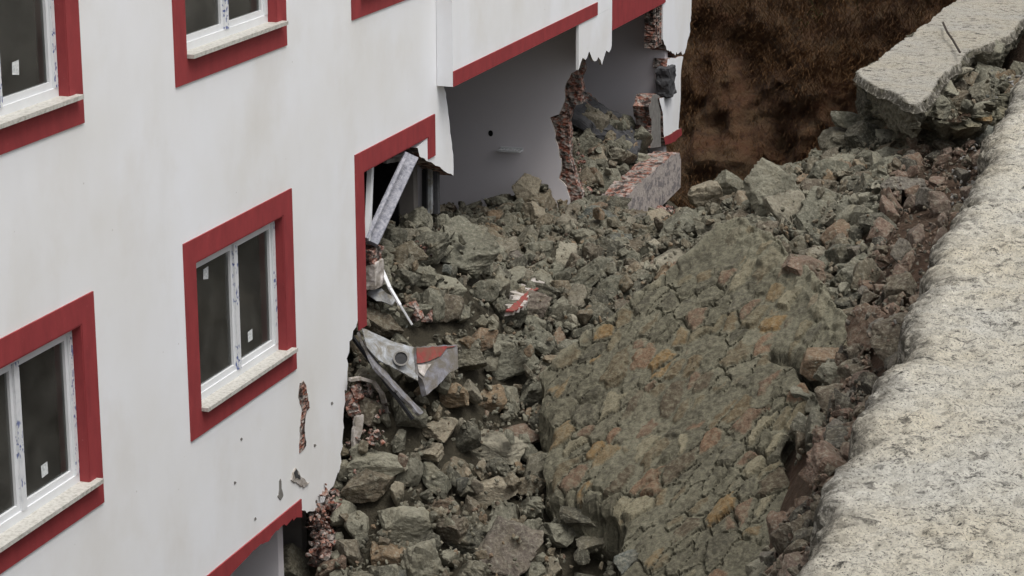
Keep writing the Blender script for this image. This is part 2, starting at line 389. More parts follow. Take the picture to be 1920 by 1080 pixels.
# lowest window: surround torn along its upper edge
top = [(16.86, -7.72), (19.02, -7.72), (19.02, -7.90)]
V, Fc, fl = plate([top+[(p[0], p[1]-.004) for p in cc]+[(17.06, -7.92), (17.06, -9.3), (16.86, -9.3)]], YZ, 0, .014)
obj('torn_window_surround', V, Fc, MT['red'], bld)
# bay that projects over the opened rooms
bay = [(22.74, ZT), (28.54, ZT), (28.54, -4.46), (22.74, -4.46)]
pier = [(27.13, -4.462), (28.54, -4.462)]+torn([(28.54, -4.93), (28.42, -5.02), (28.3, -4.97), (28.12, -5.12), (27.95, -5.0), (27.8, -5.03), (27.55, -4.86), (27.42, -4.95), (27.3, -4.90), (27.13, -5.02)], .02, .07, 9)
V, Fc, fl = plate([bay], YZ, .004, .18)
obj('bay', V, Fc, [MT['plaster'], MT['plaster'], MT['brick'], MT['inner']], bld, fm=fl)
V, Fc, fl = plate([pier], YZ, .145, .18)
obj('torn_pier_face', V, Fc, [MT['plaster'], MT['plaster'], MT['plasterwhite'], MT['inner']], bld, fm=fl)
obj('bay_band', *boxes([(.18, .192, 22.74, 27.88, -4.46, -4.30)]), MT['red'], bld)
# broad red lintel, white end pier and hanging hollow brick
obj('lintel_band', *boxes([(.0, .014, 28.8, 31.73, -4.85, -3.9)]), MT['red'], bld)
a, b = fz(1228, 20), fz(1240, 72)
hb = []
for k in range(7):
    zz = -4.87-.082*k
    hb += [(-.17, -.02, 31.30+.01*(k % 2), 31.70-(.03 if k % 3 == 0 else 0), zz-.07, zz)]
    for q in range(3): hb += [(-.022, -.008, 31.36+q*.11, 31.39+q*.11, zz-.068, zz-.004)]
obj('hanging_brick_pier', *boxes(hb), MT['brick'], bld, label='strip of hollow bricks hanging under the red band')
# torn end fragment of the wall, with its red sill band
frag = torn([fz(1252, 110), fz(1281, 106), fz(1277, 132), fz(1276, 190), fz(1272, 247)], .012, .08, 12)+torn([fz(1245, 262), fz(1243, 215), fz(1236, 185), fz(1247, 182), fz(1258, 165), fz(1260, 130), fz(1250, 126)], .012, .05, 13)
V, Fc, fl = plate([frag], YZ, -.2, .0)
fg = obj('wall_fragment', V, Fc, [MT['plaster'], MT['plaster'], MT['brick'], MT['inner']], bld, fm=fl, label='torn white strip of outer wall at the far corner')
V, Fc, fl = plate([torn([fz(1243, 258), fz(1276, 240), fz(1277, 252), fz(1262, 266), fz(1246, 272)], .01, .06, 14)], YZ, -.15, .014)
obj('wall_band', V, Fc, [MT['red'], MT['red'], MT['brick'], MT['red']], bld, fm=fl)
def rough_block(c, s, seed, amp=.12, n=14, rot=(0, 0, 0)):
    """irregular broken block as a displaced, subdivided box; returns v, f"""
    V, Fc = [], []
    r = np.linspace(-1, 1, n)
    for ax in range(3):
        for sg in (-1, 1):
            k = len(V)
            for i in r:
                for j in r:
                    p = [0, 0, 0]; p[ax] = sg; p[(ax+1) % 3] = i; p[(ax+2) % 3] = j; V.append(p)
            for i in range(n-1):
                for j in range(n-1):
                    q = (k+i*n+j, k+(i+1)*n+j, k+(i+1)*n+j+1, k+i*n+j+1); Fc.append(q if sg > 0 else q[::-1])
    V = np.array(V, float); s = np.array(s, float)
    P = V*s
    q = 2.2/np.max(s)
    D = np.stack([fbm(P[:, 0]*q+7*seed, P[:, 1]*q, P[:, 2]*q, seed+k) for k in range(3)], 1)
    L = np.stack([vnoise(P[:, 0]*6, P[:, 1]*6, P[:, 2]*6, seed+9+k) for k in range(3)], 1)
    P = P*(1-.08*(np.abs(V)**4).sum(1, keepdims=True)/3)+D*amp*s.mean()*2+L*amp*.25*s.mean()
    R = np.array(Matrix.Rotation(rot[2], 3, 'Z')@Matrix.Rotation(rot[1], 3, 'Y')@Matrix.Rotation(rot[0], 3, 'X'))
    return P@R.T+np.array(c), np.array(Fc)
c = at_x(1249, 152, -.02); V, Fc = rough_block(c, (.10, .2, .22), 5, .12)
obj('broken_beam_end', V, Fc, MT['dark'], bld)
# torn concrete column left of the fragment
colp = torn([fz(1240, 180), fz(1242, 275)], .02, .08, 15)+torn([fz(1222, 278), fz(1224, 232), fz(1219, 200), fz(1226, 178), fz(1232, 176)], .03, .06, 16)
V, Fc, fl = plate([colp], YZ, -.25, -.02)
obj('concrete_column', V, Fc, [MT['concrete'], MT['concrete'], MT['brick'], MT['concrete']], bld, fm=fl)
# crossing walls of the opened rooms
def at_y2(Y, pts): return [(at_y(p[0], p[1], Y)[0], at_y(p[0], p[1], Y)[2]) for p in pts]
YP = 27.85
pl_edge = at_y2(YP, [(1086, 128), (1070, 138), (1060, 162), (1058, 190), (1048, 214), (1032, 220), (1038, 242), (1046, 275), (1053, 310), (1048, 335), (1062, 350), (1068, 372), (1070, 392)])
poly = [(-5, -4.52), (at_y(1086, 50, YP)[0], -4.52)]+torn(pl_edge, .015, .05, 21)+[(-.3, -8.5), (-5, -8.5)]
V, Fc, fl = plate([poly], XZ, YP+.03, YP)
obj('room_wall', V, Fc, [MT['inner'], MT['inner'], MT['plasterwhite'], MT['inner']], bld, fm=fl)
br_edge = at_y2(YP, [(1090, 120), (1089, 160), (1090, 195), (1072, 200), (1066, 222), (1066, 290), (1074, 320), (1080, 345), (1090, 365), (1082, 395)])
poly = [(-5, -4.53), (at_y(1088, 50, YP)[0], -4.53)]+torn(br_edge, .03, .06, 22)+[(-.3, -8.5), (-5, -8.5)]
V, Fc, fl = plate([poly], XZ, YP+.16, YP+.031)
obj('broken_brick_core', V, Fc, [MT['brick'], MT['brick'], MT['brick'], MT['inner']], bld, fm=fl)
obj('far_room_wall', *boxes([(-5, -.05, 31.95, 32.1, -8.5, -4.53)]), MT['inner'], bld)
obj('jamb_wall', *boxes([(-5, -.25, 22.92, 23.06, -8.5, -4.53)]), [MT['inner']], bld)
obj('room_shade_panel', *boxes([(-4.2, -.42, 22.66, 22.69, -7.28, -4.53), (-4.2, -.42, 20.0, 22.65, -7.28, -7.25)]), MT['black'], bld)  # black sheets over wall and floor, standing in for the room's darkness
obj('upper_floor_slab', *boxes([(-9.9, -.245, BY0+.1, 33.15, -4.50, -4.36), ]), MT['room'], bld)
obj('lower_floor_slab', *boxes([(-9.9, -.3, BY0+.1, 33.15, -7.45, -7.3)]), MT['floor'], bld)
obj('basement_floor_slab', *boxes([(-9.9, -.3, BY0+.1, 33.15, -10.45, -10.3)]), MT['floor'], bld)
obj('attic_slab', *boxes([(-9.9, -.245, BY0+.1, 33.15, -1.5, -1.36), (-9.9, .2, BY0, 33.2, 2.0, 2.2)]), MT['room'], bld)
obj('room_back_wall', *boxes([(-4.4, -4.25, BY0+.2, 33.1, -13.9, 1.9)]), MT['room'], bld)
obj('outer_back_wall', *boxes([(-10.1, -9.9, BY0, 33.2, ZB, 2.0), (-9.9, -.25, BY0, BY0+.1, ZB, 2), (-9.9, -.25, 33.15, 33.2, -4.4, 2), (-9.9, -1.4, 33.15, 33.2, ZB, -4.5)]), MT['plaster'], bld)
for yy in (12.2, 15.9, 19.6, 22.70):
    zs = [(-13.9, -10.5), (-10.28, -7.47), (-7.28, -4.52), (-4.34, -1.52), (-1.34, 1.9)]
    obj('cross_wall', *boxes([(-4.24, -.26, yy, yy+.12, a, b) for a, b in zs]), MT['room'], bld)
obj('stub_wall', *boxes([(-3.2, -.26, 19.05, 19.17, -12, -7.47)]), MT['inner'], bld)
# black disc drawn for a wall hole's dark inside, and small shelf on the grey room wall
c = at_y(920, 250, YP)
n = 14; ang = np.linspace(0, 2*math.pi, n, endpoint=False)
V = [(c[0]+.032*math.cos(a), YP-.004, c[2]+.04*math.sin(a)) for a in ang]+[(c[0]+.03*math.cos(a), YP+.02, c[2]+.036*math.sin(a)) for a in ang]
obj('wall_hole_shade', V, [tuple(range(n))]+[(i, (i+1) % n, n+(i+1) % n, n+i) for i in range(n)], MT['black'], bld)
c = at_y(960, 280, YP)
bs = [(c[0]-.15, c[0]+.15, YP-.13, YP-.115, c[2]-.01, c[2]+.012), (c[0]-.15, c[0]+.15, YP-.012, YP-.002, c[2]-.02, c[2]+.03)]
for k in range(7): bs.append((c[0]-.15+k*.0475, c[0]-.135+k*.0475, YP-.114, YP-.013, c[2]-.008, c[2]+.006))
obj('wire_shelf', *boxes(bs), MT['pvc'], bld)

# plaster scars on the outer wall
def scar(pts, seed, mat, x1=.006, nm='plaster_scar'):
    V, Fc, fl = plate([torn(pxs(0, pts), .012, .03, seed)], YZ, .0, x1)
    obj(nm, V, Fc, mat, bld)
scar([(562, 718), (568, 713), (573, 722), (576, 738), (580, 765), (573, 775), (570, 800), (573, 835), (566, 845), (561, 850), (562, 800), (566, 770), (559, 745)], 31, MT['brick'])
scar([(548, 886), (553, 878), (560, 890), (572, 902), (578, 905), (570, 912), (556, 906), (545, 900)], 33, MT['plasterwhite'], .012)
scar([(549, 886), (553, 880), (558, 890), (561, 898), (552, 897)], 34, MT['dark'], .016)
scar([(523, 902), (525, 898), (527, 915), (530, 930), (526, 937), (520, 930), (523, 918)], 35, MT['concrete'])
for k, (x, y) in enumerate([(440, 905), (478, 973), (452, 823), (590, 835), (622, 756)]):
    scar([(x-1.5, y-1.5), (x+1, y-3), (x+2.5, y+.5), (x, y+3), (x-1.5, y+2)], 40+k, MT['concrete'], .004, 'plaster_chip')

# ================================================================== GROUND
CP = np.array([  # x, y, z of the rubble surface
 (0, 14, -11), (0, 17, -10.4), (.1, 18.7, -9.2), (-1, 18.6, -11), (-2.5, 17, -11.5), (-3.5, 20, -10.5), (0, 20, -7.9), (0, 20.6, -6.9), (.05, 21.4, -6.3), (.05, 22.3, -6.08), (.1, 23.1, -6.12), (.7, 22.4, -6.75), (0, 25.5, -6.95), (0, 27.8, -7.0), (-.75, 27.2, -6.88), (0, 33, -9.0),
 (-.6, 22.3, -6.05), (-.5, 23.5, -6.4), (-1.5, 21.5, -6.3), (-1.8, 23, -7.0), (-1.8, 27.8, -7.35), (-1.2, 30, -6.55), (-1.2, 31.7, -6.5), (-3.5, 25, -7.3), (-3.5, 31, -6.9),
 (1, 14, -10), (1, 17, -9.3), (1, 20.9, -8.0), (1, 19, -8.7), (.4, 23.7, -6.9), (1, 26, -6.9), (.45, 30, -7.9), (.5, 31.2, -8.2), (1, 30, -8.0), (.8, 28.9, -7.5), (1.3, 28, -7.1), (.9, 33, -9.6), (-.15, 30, -6.7), (-.15, 31.2, -6.6),
 (1.0, 22.3, -7.45), (1.5, 23.3, -7.3), (2.2, 23.9, -7.05), (2, 24.8, -6.8), (2, 18, -9.2), (2, 20.5, -8.35), (2.45, 19.9, -8.95), (2, 27, -6.65), (2, 30.5, -8.2), (2, 34, -11),
 (2.9, 24.4, -6.5), (3, 26, -6.25), (2.7, 27.0, -6.15), (3.1, 28, -6.2), (3, 31, -8.6), (3, 34, -11), (3.7, 24, -6.45),
 (3, 18, -9.5), (4, 20, -8.2), (4, 18, -9.0), (4, 22.6, -6.9), (4.2, 24, -6.15), (4, 27, -5.85), (4.3, 30, -5.5), (4.3, 35, -5.35),
 (5.2, 14, -7.4), (5.1, 16, -7.0), (5.1, 18, -6.7), (4.9, 20, -6.6), (4.9, 21.5, -6.2), (4.9, 23, -5.9), (4.9, 25, -5.65), (5, 29, -5.35), (5, 35, -5.3),
 (6.2, 12, -6.1), (6.1, 16, -5.9), (6, 20, -5.6), (6, 26, -5.3), (6, 34, -5.2), (7.5, 20, -5.6), (7.5, 30, -5.5)], float)
def rbf_fit(P):
    d = np.hypot(P[:, None, 0]-P[None, :, 0], (P[:, None, 1]-P[None, :, 1])*.6)
    A = d+np.eye(len(P))*.02
    n = len(P); Q = np.c_[np.ones(n), P[:, :2]]
    K = np.block([[A, Q], [Q.T, np.zeros((3, 3))]])
    return np.linalg.solve(K, np.r_[P[:, 2], 0, 0, 0])
_W = rbf_fit(CP)
def terrain(x, y):
    x = np.asarray(x, float); y = np.asarray(y, float)
    r = _W[-3]+_W[-2]*x+_W[-1]*y
    for k in range(len(CP)): r = r+_W[k]*np.hypot(x-CP[k, 0], (y-CP[k, 1])*.6)
    return r
def hit(px, py, fn=terrain):
    d = ray(px, py); t = np.linspace(13, 45, 1500); P = CAM+d[None]*t[:, None]
    h = fn(P[:, 0], P[:, 1]); k = np.argmax(P[:, 2] < h)
    return P[k]
def grid_mesh(xs, ys, zf, mask=None):
    X, Y = np.meshgrid(xs, ys); Z = zf(X, Y)
    n, m = X.shape; V = np.stack([X, Y, Z], -1).reshape(-1, 3)
    I = np.arange(n*m).reshape(n, m)
    Q = np.stack([I[:-1, :-1], I[:-1, 1:], I[1:, 1:], I[1:, :-1]], -1).reshape(-1, 4)
    return V, Q, X, Y
def prune(V, Q, keep):
    Q = Q[keep]; u, inv = np.unique(Q, return_inverse=True)
    return V[u], inv.reshape(Q.shape), u
# gravelly soil under the rubble, dropping away behind the building
def soil_z(x, y):
    return terrain(x, y)-.10+.05*fbm(x*2.2, y*2.2, s=3)+.03*fbm(x*9, y*9, s=4)
V, Q, X, Y = grid_mesh(np.arange(-4.2, 8.5, .05), np.arange(11, 36, .05), soil_z)
obj('soil', V, Q, MT['soil'], kind='structure')
V, Q, X, Y = grid_mesh(np.linspace(-400, 400, 90), np.linspace(-300, 700, 90), lambda x, y: -14.2+0*x)
obj('ground', V, Q, MT['soil'], kind='structure')
# earth bank beyond the pit
def bank_pts():
    xs = np.arange(-16, 26, .12); us = np.arange(0, 26, .12)
    X, U = np.meshgrid(xs, us)
    rise = np.where(U < 15, U*.86, 15*.86+(U-15)*.35); run = np.where(U < 15, U*.5, 7.5+(U-15)*.94)
    n1 = fbm(X*.35, U*.3, s=50, o=5); n2 = fbm(X*1.6, U*1.4, s=60, o=4)
    n3 = fbm(X*4.5, U*4.5, s=61, o=4); Yv = 41.5+run-n1*1.8-n2*.75-n3*.3-.18*(X-3); Zv = -13.5+rise+n2*.25
    return X, Yv, Zv
X, Yv, Zv = bank_pts()
n, m = X.shape; I = np.arange(n*m).reshape(n, m)
BV = np.stack([X, Yv, Zv], -1).reshape(-1, 3)
obj('hill', BV, np.stack([I[:-1, :-1], I[:-1, 1:], I[1:, 1:], I[1:, :-1]], -1).reshape(-1, 4), MT['hill'], smoothed=True, kind='structure')
V, Q, X, Y = grid_mesh(np.linspace(-16, 26, 60), np.linspace(33, 45, 30), lambda x, y: -12.6-.4*np.sin(x)*0+.5*fbm(x*.5, y*.5, s=8))
obj('terrain', V, Q, MT['hill'], kind='structure')
# dry brush on the bank
def blades(n, cx, cy, spread, hmin, hmax, wd, droop, seed):
    r = np.random.default_rng(seed)
    idx = r.integers(0, len(BV), n) if cx is None else None
    P = BV[idx]+r.normal(0, .05, (n, 3))
    h = r.uniform(hmin, hmax, n); a = r.uniform(0, 2*np.pi, n)
    lean = np.stack([np.cos(a)*.45, -np.abs(np.sin(a))*.6-.15, r.uniform(.5, 1, n)-droop], 1)*h[:, None]
    sd = np.stack([np.ones(n), np.zeros(n), np.zeros(n)], 1)*wd
    A = P-sd; B = P+sd; C = P+lean*.6+sd*.6+np.array([0, 0, .06]); D = P+lean*.6-sd*.6+np.array([0, 0, .06]); T = P+lean+np.array([0, 0, -.12])*h[:, None]
    V = np.stack([A, B, C, D, T], 1).reshape(-1, 3); k = np.arange(n)[:, None]*5
    Q = np.concatenate([k+np.array([0, 1, 2, 3])[None]], 0); Tt = k+np.array([3, 2, 4])[None]
    Fq = np.concatenate([k+np.array([[0, 1, 2]]), k+np.array([[0, 2, 3]]), Tt], 0)
    return V, Fq
def vis(P, mg=60):
    x, y, d = project(P); return (x > -mg) & (x < 1920+mg) & (y > -mg) & (y < 1080+mg) & (d > 0)
BV_all = BV; BV = BV[vis(BV, 250)]
pn = fbm(BV[:, 0]*.5, BV[:, 2]*.6, s=77)
BVv = BV; BV = BVv[(pn+.10*(BVv[:, 2]+9)/3) > -.22]
V, Q = blades(70000, None, 0, 0, .15, .9, .005, .35, 5)
BV = BVv; V2, Q2 = blades(34000, None, 0, 0, .12, .5, .005, .5, 15); Q = np.concatenate([Q, Q2+len(V)]); V = np.concatenate([V, V2])
obj('dry_grass', V, Q, MT['straw'], kind='stuff', label='tangled dry brown grass covering the earth bank', category='grass')
BV = BVv[pn > .16]
V, Q = blades(5000, None, 0, 0, .2, .5, .014, .1, 6)
obj('weeds', V, Q, MT['weed'], kind='stuff', label='dull green weeds growing in the dry grass of the bank', category='weeds')

# sprayed concrete bank on the right
EDGE = [(1440, 1200), (1500, 1080), (1530, 1010), (1548, 950), (1562, 895), (1592, 845), (1622, 790), (1632, 755), (1646, 712), (1672, 668), (1700, 632), (1712, 598), (1710, 560), (1716, 525), (1742, 485), (1768, 440), (1790, 400), (1812, 360), (1836, 318), (1846, 280), (1862, 235), (1884, 190), (1898, 160), (1925, 110), (1960, 60)]
EP = np.array([at_z(a, b, -5.0)[:2] for a, b in EDGE])
ys = np.arange(8.5, 38, .022)
ex = np.interp(ys, EP[:, 1], EP[:, 0])+.11*fbm(ys*1.3, ys*0, s=90)+.08*fbm(ys*5, ys*0, s=91)+.05*fbm(ys*17, ys*0, s=97)
us = np.r_[np.array([-.45, -.42, -.35, -.25, -.14, -.05]), np.arange(0, 3.4, .022), np.arange(3.5, 30, .8)]
U, Yg = np.meshgrid(us, ys); EX = ex[:, None]+0*U
lift = fbm(U*1.2+3, Yg*1.0, s=92)*.08+fbm(U*5, Yg*5, s=93)*.05+fbm(U*14, Yg*14, s=94)*.045
Zg = -5.0+.07*np.maximum(U, 0)+lift-.10*np.exp(-np.maximum(U, 0)/.06)
Xg = np.where(U >= 0, EX+U, EX+.0+.10*U+.05*fbm(U*6, Yg*4, s=95))
Zg = np.where(U < 0, -5.06+U+lift, Zg)
worn = np.clip(.95-U/(.20+.3*np.abs(fbm(Yg*1.3, Yg*0, s=96))), 0, 1)
I = np.arange(Xg.size).reshape(Xg.shape)
V = np.stack([Xg, Yg, Zg], -1).reshape(-1, 3)
bank = obj('sloping_pavement', V, np.stack([I[:-1, :-1], I[:-1, 1:], I[1:, 1:], I[1:, :-1]], -1).reshape(-1, 4), MT['bank'], smoothed=True, kind='structure')
def fattr(o, name, arr, typ='FLOAT'):
    a = o.data.attributes.new(name, typ, 'POINT')
    a.data.foreach_set('value' if typ == 'FLOAT' else 'color', np.asarray(arr, np.float32).ravel())
fattr(bank, 'worn', worn)

# ================================================================== MASONRY
def palette(idx):
    cols = np.array([srgb(*c)[:3] for c in [(96, 92, 76), (84, 81, 66), (104, 95, 73), (76, 73, 61), (116, 98, 68), (124, 98, 58), (106, 84, 66), (114, 88, 66), (98, 94, 78), (128, 121, 98), (80, 69, 54), (100, 86, 62), (90, 87, 72), (70, 67, 55), (96, 85, 64), (88, 85, 72)]])
    return cols[idx % len(cols)]
def masonry(s, t, seed, size=.27, asp=1.55):
    """rubble masonry relief and pigment over wall coordinates (s along the courses, t down the wall)"""
    ws = s+.09*fbm(s*3, t*3, s=seed)+.03*fbm(s*11, t*11, s=seed+7); wt = (t+.09*fbm(s*3+9, t*3, s=seed+1)+.03*fbm(s*11+5, t*11, s=seed+8))*asp
    gx, gy = ws/size, wt/size; ix, iy = np.floor(gx), np.floor(gy)
    f1 = np.full(gx.shape, 9.); f2 = np.full(gx.shape, 9.); cid = np.zeros(gx.shape, int); dx1 = np.zeros(gx.shape); dy1 = np.zeros(gx.shape)
    for a in (-1, 0, 1):
        for b in (-1, 0, 1):
            jx = _h(ix+a, iy+b, ix*0, seed+3); jy = _h(ix+a, iy+b, ix*0, seed+4)
            big = _h(ix+a, iy+b, ix*0, seed+6)*.5-.1
            px = ix+a+.12+.76*jx; py = iy+b+.12+.76*jy
            d = np.hypot(gx-px, gy-py)-big
            c = (_h(ix+a, iy+b, ix*0, seed+5)*9999).astype(int)
            better = d < f1
            f2 = np.where(better, f1, np.minimum(f2, d)); f1 = np.where(better, d, f1); cid = np.where(better, c, cid)
            dx1 = np.where(better, gx-px, dx1); dy1 = np.where(better, gy-py, dy1)
    e = f2-f1; r1 = (cid % 97)/97.; r2 = (cid % 89)/89.; r3 = (cid % 83)/83.
    dome = smooth((e-.06)/.22)
    tilt = (r1-.5)*.11*dx1+(r2-.5)*.11*dy1
    st = dome*(.03+.055*r3)+tilt+.012*fbm(s*14, t*14, s=seed+20)
    mort = .034+.050*fbm(s*1.5, t*1.5, s=seed+21)+.024*fbm(s*11, t*11, s=seed+22, o=5)
    h = np.maximum(st, mort); isst = smooth((st-mort)/.008)
    crack = smooth((.07-e)/.06)*smooth((fbm(s*1.9+4, t*1.9, s=seed+23)+.10)/.16)
    h = h-.085*crack+.020*fbm(s*24, t*24, s=seed+30, o=4)+.018*fbm(s*7, t*7, s=seed+31, o=3)
    pc = palette(cid); mc = np.array(srgb(108, 105, 88)[:3]); mc2 = np.array(srgb(84, 81, 67)[:3])
    mm = smooth(fbm(s*3, t*3, s=seed+24)+.5)[..., None]
    c = pc*isst[..., None]+(mc*mm+mc2*(1-mm))*(1-isst[..., None])
    c = c*(1-.55*crack[..., None])if False else c
    return h, c
# --- fallen slab: the wall's outer face, tipped back on the heap
MZ = at_z(1300, 700, -7.0)
CA, CB = .25, .60
def slab_z(x, y): 
    return MZ[2]+CA*(x-MZ[0])+CB*(y-MZ[1])+.07*fbm(x*.8, y*.8, s=110)+.035*fbm(x*2.2, y*2.2, s=111)
OUT = [(1022, 708), (1060, 672), (1120, 622), (1190, 570), (1250, 520), (1310, 468), (1352, 430), (1392, 412), (1430, 430), (1470, 462), (1520, 505), (1552, 550), (1580, 585), (1625, 620), (1645, 660), (1640, 690),
       (1560, 700), (1480, 660), (1440, 650), (1436, 672), (1500, 700), (1530, 745), (1500, 800), (1470, 850), (1480, 900), (1490, 950), (1510, 1010), (1520, 1090), (1500, 1160), (1360, 1200), (1150, 1150), (1160, 1080), (1165, 1020), (1180, 985), (1150, 940), (1090, 935), (1040, 925), (1025, 880), (1040, 820), (1020, 760)]
OP = np.array([hit(a, b, slab_z)[:2] for a, b in OUT])
def in_poly(x, y, P):
    c = np.zeros(np.shape(x), bool); n = len(P)
    for i in range(n):
        x1, y1 = P[i]; x2, y2 = P[(i+1) % n]
        if y1 == y2: continue
        k = ((y1 > y) != (y2 > y)) & (x < (x2-x1)*(y-y1)/(y2-y1)+x1); c ^= k
    return c
def poly_dist(x, y, P):
    d = np.full(np.shape(x), 9.)
    for i in range(len(P)):
        a = P[i]; b = P[(i+1) % len(P)]; ab = b-a; t = np.clip(((x-a[0])*ab[0]+(y-a[1])*ab[1])/(ab@ab+1e-12), 0, 1)
        d = np.minimum(d, np.hypot(x-a[0]-t*ab[0], y-a[1]-t*ab[1]))
    return d
RES = .0155
xs = np.arange(OP[:, 0].min()-.6, OP[:, 0].max()+.6, RES); ys = np.arange(OP[:, 1].min()-.6, OP[:, 1].max()+.6, RES)
X, Y = np.meshgrid(xs, ys)
wx = X+.07*fbm(X*4, Y*4, s=120); wy = Y+.07*fbm(X*4+5, Y*4, s=121)
ins = in_poly(wx, wy, OP); dist = poly_dist(wx, wy, OP); sd = np.where(ins, dist, -dist)
ridge = np.array([1.0, 1.75]); ridge /= np.linalg.norm(ridge)
nrm = np.array([-CA, -CB, 1]); nrm /= np.linalg.norm(nrm)
S = X*ridge[0]+Y*ridge[1]; T = (-X*ridge[1]+Y*ridge[0])*1.22
h, c = masonry(S, T, 200, .27, 1.4); h = h*.72
Z = slab_z(X, Y)
rd = poly_dist(X, Y, np.r_[OP[:16], OP[14::-1]])
rk = smooth((.10-rd)/.06)
h = h+rk*.06; c = c*(1-rk[..., None]*.6)+np.array(srgb(132, 129, 110)[:3])*rk[..., None]*.6  # raised mortar lip, lightened in colour so the ridge edge looks lit
# capping strip of smoother mortar along the upper edge
cd = poly_dist(X, Y, np.array([hit(a, b, slab_z)[:2] for a, b in [(1370, 420), (1440, 462), (1500, 520), (1560, 580), (1600, 620), (1560, 578), (1500, 518), (1440, 460)]]))
capk = smooth((.22+.12*fbm(X*4, Y*4, s=132)-cd)/.10)
h = h*(1-capk*.5)+capk*(.05+.07*fbm(X*4, Y*4, s=131)+.05*fbm(X*13, Y*13, s=130))
c = c*(1-capk[..., None]*.55)+np.array(srgb(122, 119, 100)[:3])*capk[..., None]*.55
edge_lip = .05*smooth((.10-sd)/.1)*0
P3 = np.stack([X, Y, Z], -1)+nrm*h[..., None]
drop = smooth((-sd+.005)/.13)
sk = smooth((.0-sd)/.03)[..., None]*(.75+.5*smooth(fbm(X*5, Y*5, s=125)+.5))[..., None].clip(0, 1); c = c*(1-sk)+np.array(srgb(96, 93, 77)[:3])*sk
gyy, gxx = np.gradient(sd, RES); gl_ = np.hypot(gxx, gyy)+1e-6
uc = np.where(ins, 0, (-sd+.34*smooth((-sd-.04)/.2)))
P3[..., 0] += gxx/gl_*uc; P3[..., 1] += gyy/gl_*uc
P3[..., 2] -= drop*(.62+.18*fbm(X*3, Y*3, s=122))+.05*smooth((.05-sd)/.08)
keep = (sd > -.30)
P3 += (smooth((.02-sd)/.05)[..., None]*np.stack([fbm(X*4, Y*4, P3[..., 2]*5, s=126+q) for q in range(3)], -1)*.10)
n, m = X.shape; I = np.arange(n*m).reshape(n, m)
Q = np.stack([I[:-1, :-1], I[:-1, 1:], I[1:, 1:], I[1:, :-1]], -1).reshape(-1, 4)
kq = keep.ravel()[Q].all(1)
V, Q, u = prune(P3.reshape(-1, 3), Q, kq)
slab = obj('fallen_masonry_slab', V, Q, MT['masonry'], smoothed=False, label='big slab of mortared stone wall lying tilted face up on the rubble', category='wall slab')
fattr(slab, 'pigment', np.c_[c.reshape(-1, 3)[u], np.ones(len(u))], 'FLOAT_COLOR')

# --- standing remains of the wall: broken core, face and capping
wall = thing('stone_retaining_wall', 'stone retaining wall still standing at the top under its pale concrete capping', 'retaining wall', (4.1, 30, -13))
CAPZ = -5.0
cap_px = [(1604, 137), (1640, 160), (1672, 172), (1700, 190), (1716, 197), (1738, 186), (1752, 166), (1762, 148), (1776, 132), (1800, 118), (1815, 96), (1842, 86), (1868, 74), (1895, 66), (1915, 40), (1950, 0), (1990, -40)]
CPp = [at_z(a, b, CAPZ)[:2] for a, b in cap_px]
far = [at_z(a, b, CAPZ)[:2] for a, b in [(1850, -50), (1790, 0), (1715, 58), (1660, 100)]]
CPoly = np.array(CPp+far)
xs = np.arange(CPoly[:, 0].min()-.2, CPoly[:, 0].max()+.2, .02); ys = np.arange(CPoly[:, 1].min()-.3, CPoly[:, 1].max()+.1, .02)
X, Y = np.meshgrid(xs, ys)
wx = X+.03*fbm(X*5, Y*5, s=140); wy = Y+.03*fbm(X*5+5, Y*5, s=141)
ins = in_poly(wx, wy, CPoly); dist = poly_dist(wx, wy, CPoly); sd = np.where(ins, dist, -dist)
Zc = CAPZ+.05*fbm(X*1.5, Y*1.5, s=142)+.02*fbm(X*8, Y*8, s=143)-.10*smooth((-sd+.01)/.03)
n, m = X.shape; I = np.arange(n*m).reshape(n, m)
Q = np.stack([I[:-1, :-1], I[:-1, 1:], I[1:, 1:], I[1:, :-1]], -1).reshape(-1, 4)
V, Q, u = prune(np.stack([X+.02*fbm(X*6, Y*6, Zc*9, s=145)*(sd < .02), Y+.02*fbm(X*6, Y*6, Zc*9+9, s=146)*(sd < .02), Zc], -1).reshape(-1, 3), Q, (sd > -.05).ravel()[Q].all(1))
cap = obj('capping', V, Q, MT['cap'], wall, smoothed=False)
fattr(cap, 'worn', (np.clip((.015-sd)/.02, 0, 1)*1.3).ravel()[u])
# its broken edge, row by row, so that the fracture has real relief
CL = np.r_[CPoly[-1:], CPoly[:-3]] if False else CPoly[:len(CPp)]
CL = np.r_[CPoly[::-1][:2][::-1], CL]
Lc = np.r_[0, np.cumsum(np.hypot(*np.diff(CL, axis=0).T))]; tc_ = np.arange(0, Lc[-1], .018)
ex_ = np.interp(tc_, Lc, CL[:, 0]); ey_ = np.interp(tc_, Lc, CL[:, 1])
kk = np.ones(9)/9; sm_ = lambda a: np.convolve(np.pad(a, 4, 'edge'), kk, 'valid')
tx, ty = np.gradient(sm_(ex_)), np.gradient(sm_(ey_)); tx, ty = sm_(tx), sm_(ty); ln = np.hypot(tx, ty); nx_, ny_ = ty/ln, -tx/ln
zr = np.arange(0, .40, .018)
TC, ZR = np.meshgrid(tc_, zr)
thk = 1+.35*fbm(TC*2, TC*0, s=160)
oo = -.01+.05*fbm(TC*5, ZR*9, s=161)+.045*np.round(fbm(TC*3, ZR*7, s=162)*4)/4+.02*fbm(TC*20, ZR*20, s=163)-.10*smooth((ZR-.12)/.3)+.0*ZR
XX = ex_[None]+nx_[None]*oo; YY = ey_[None]+ny_[None]*oo; ZZ = CAPZ-.012-ZR*thk+.03*fbm(TC*6, ZR*6, s=164)*(ZR > .03)
n, m = XX.shape; I = np.arange(n*m).reshape(n, m)
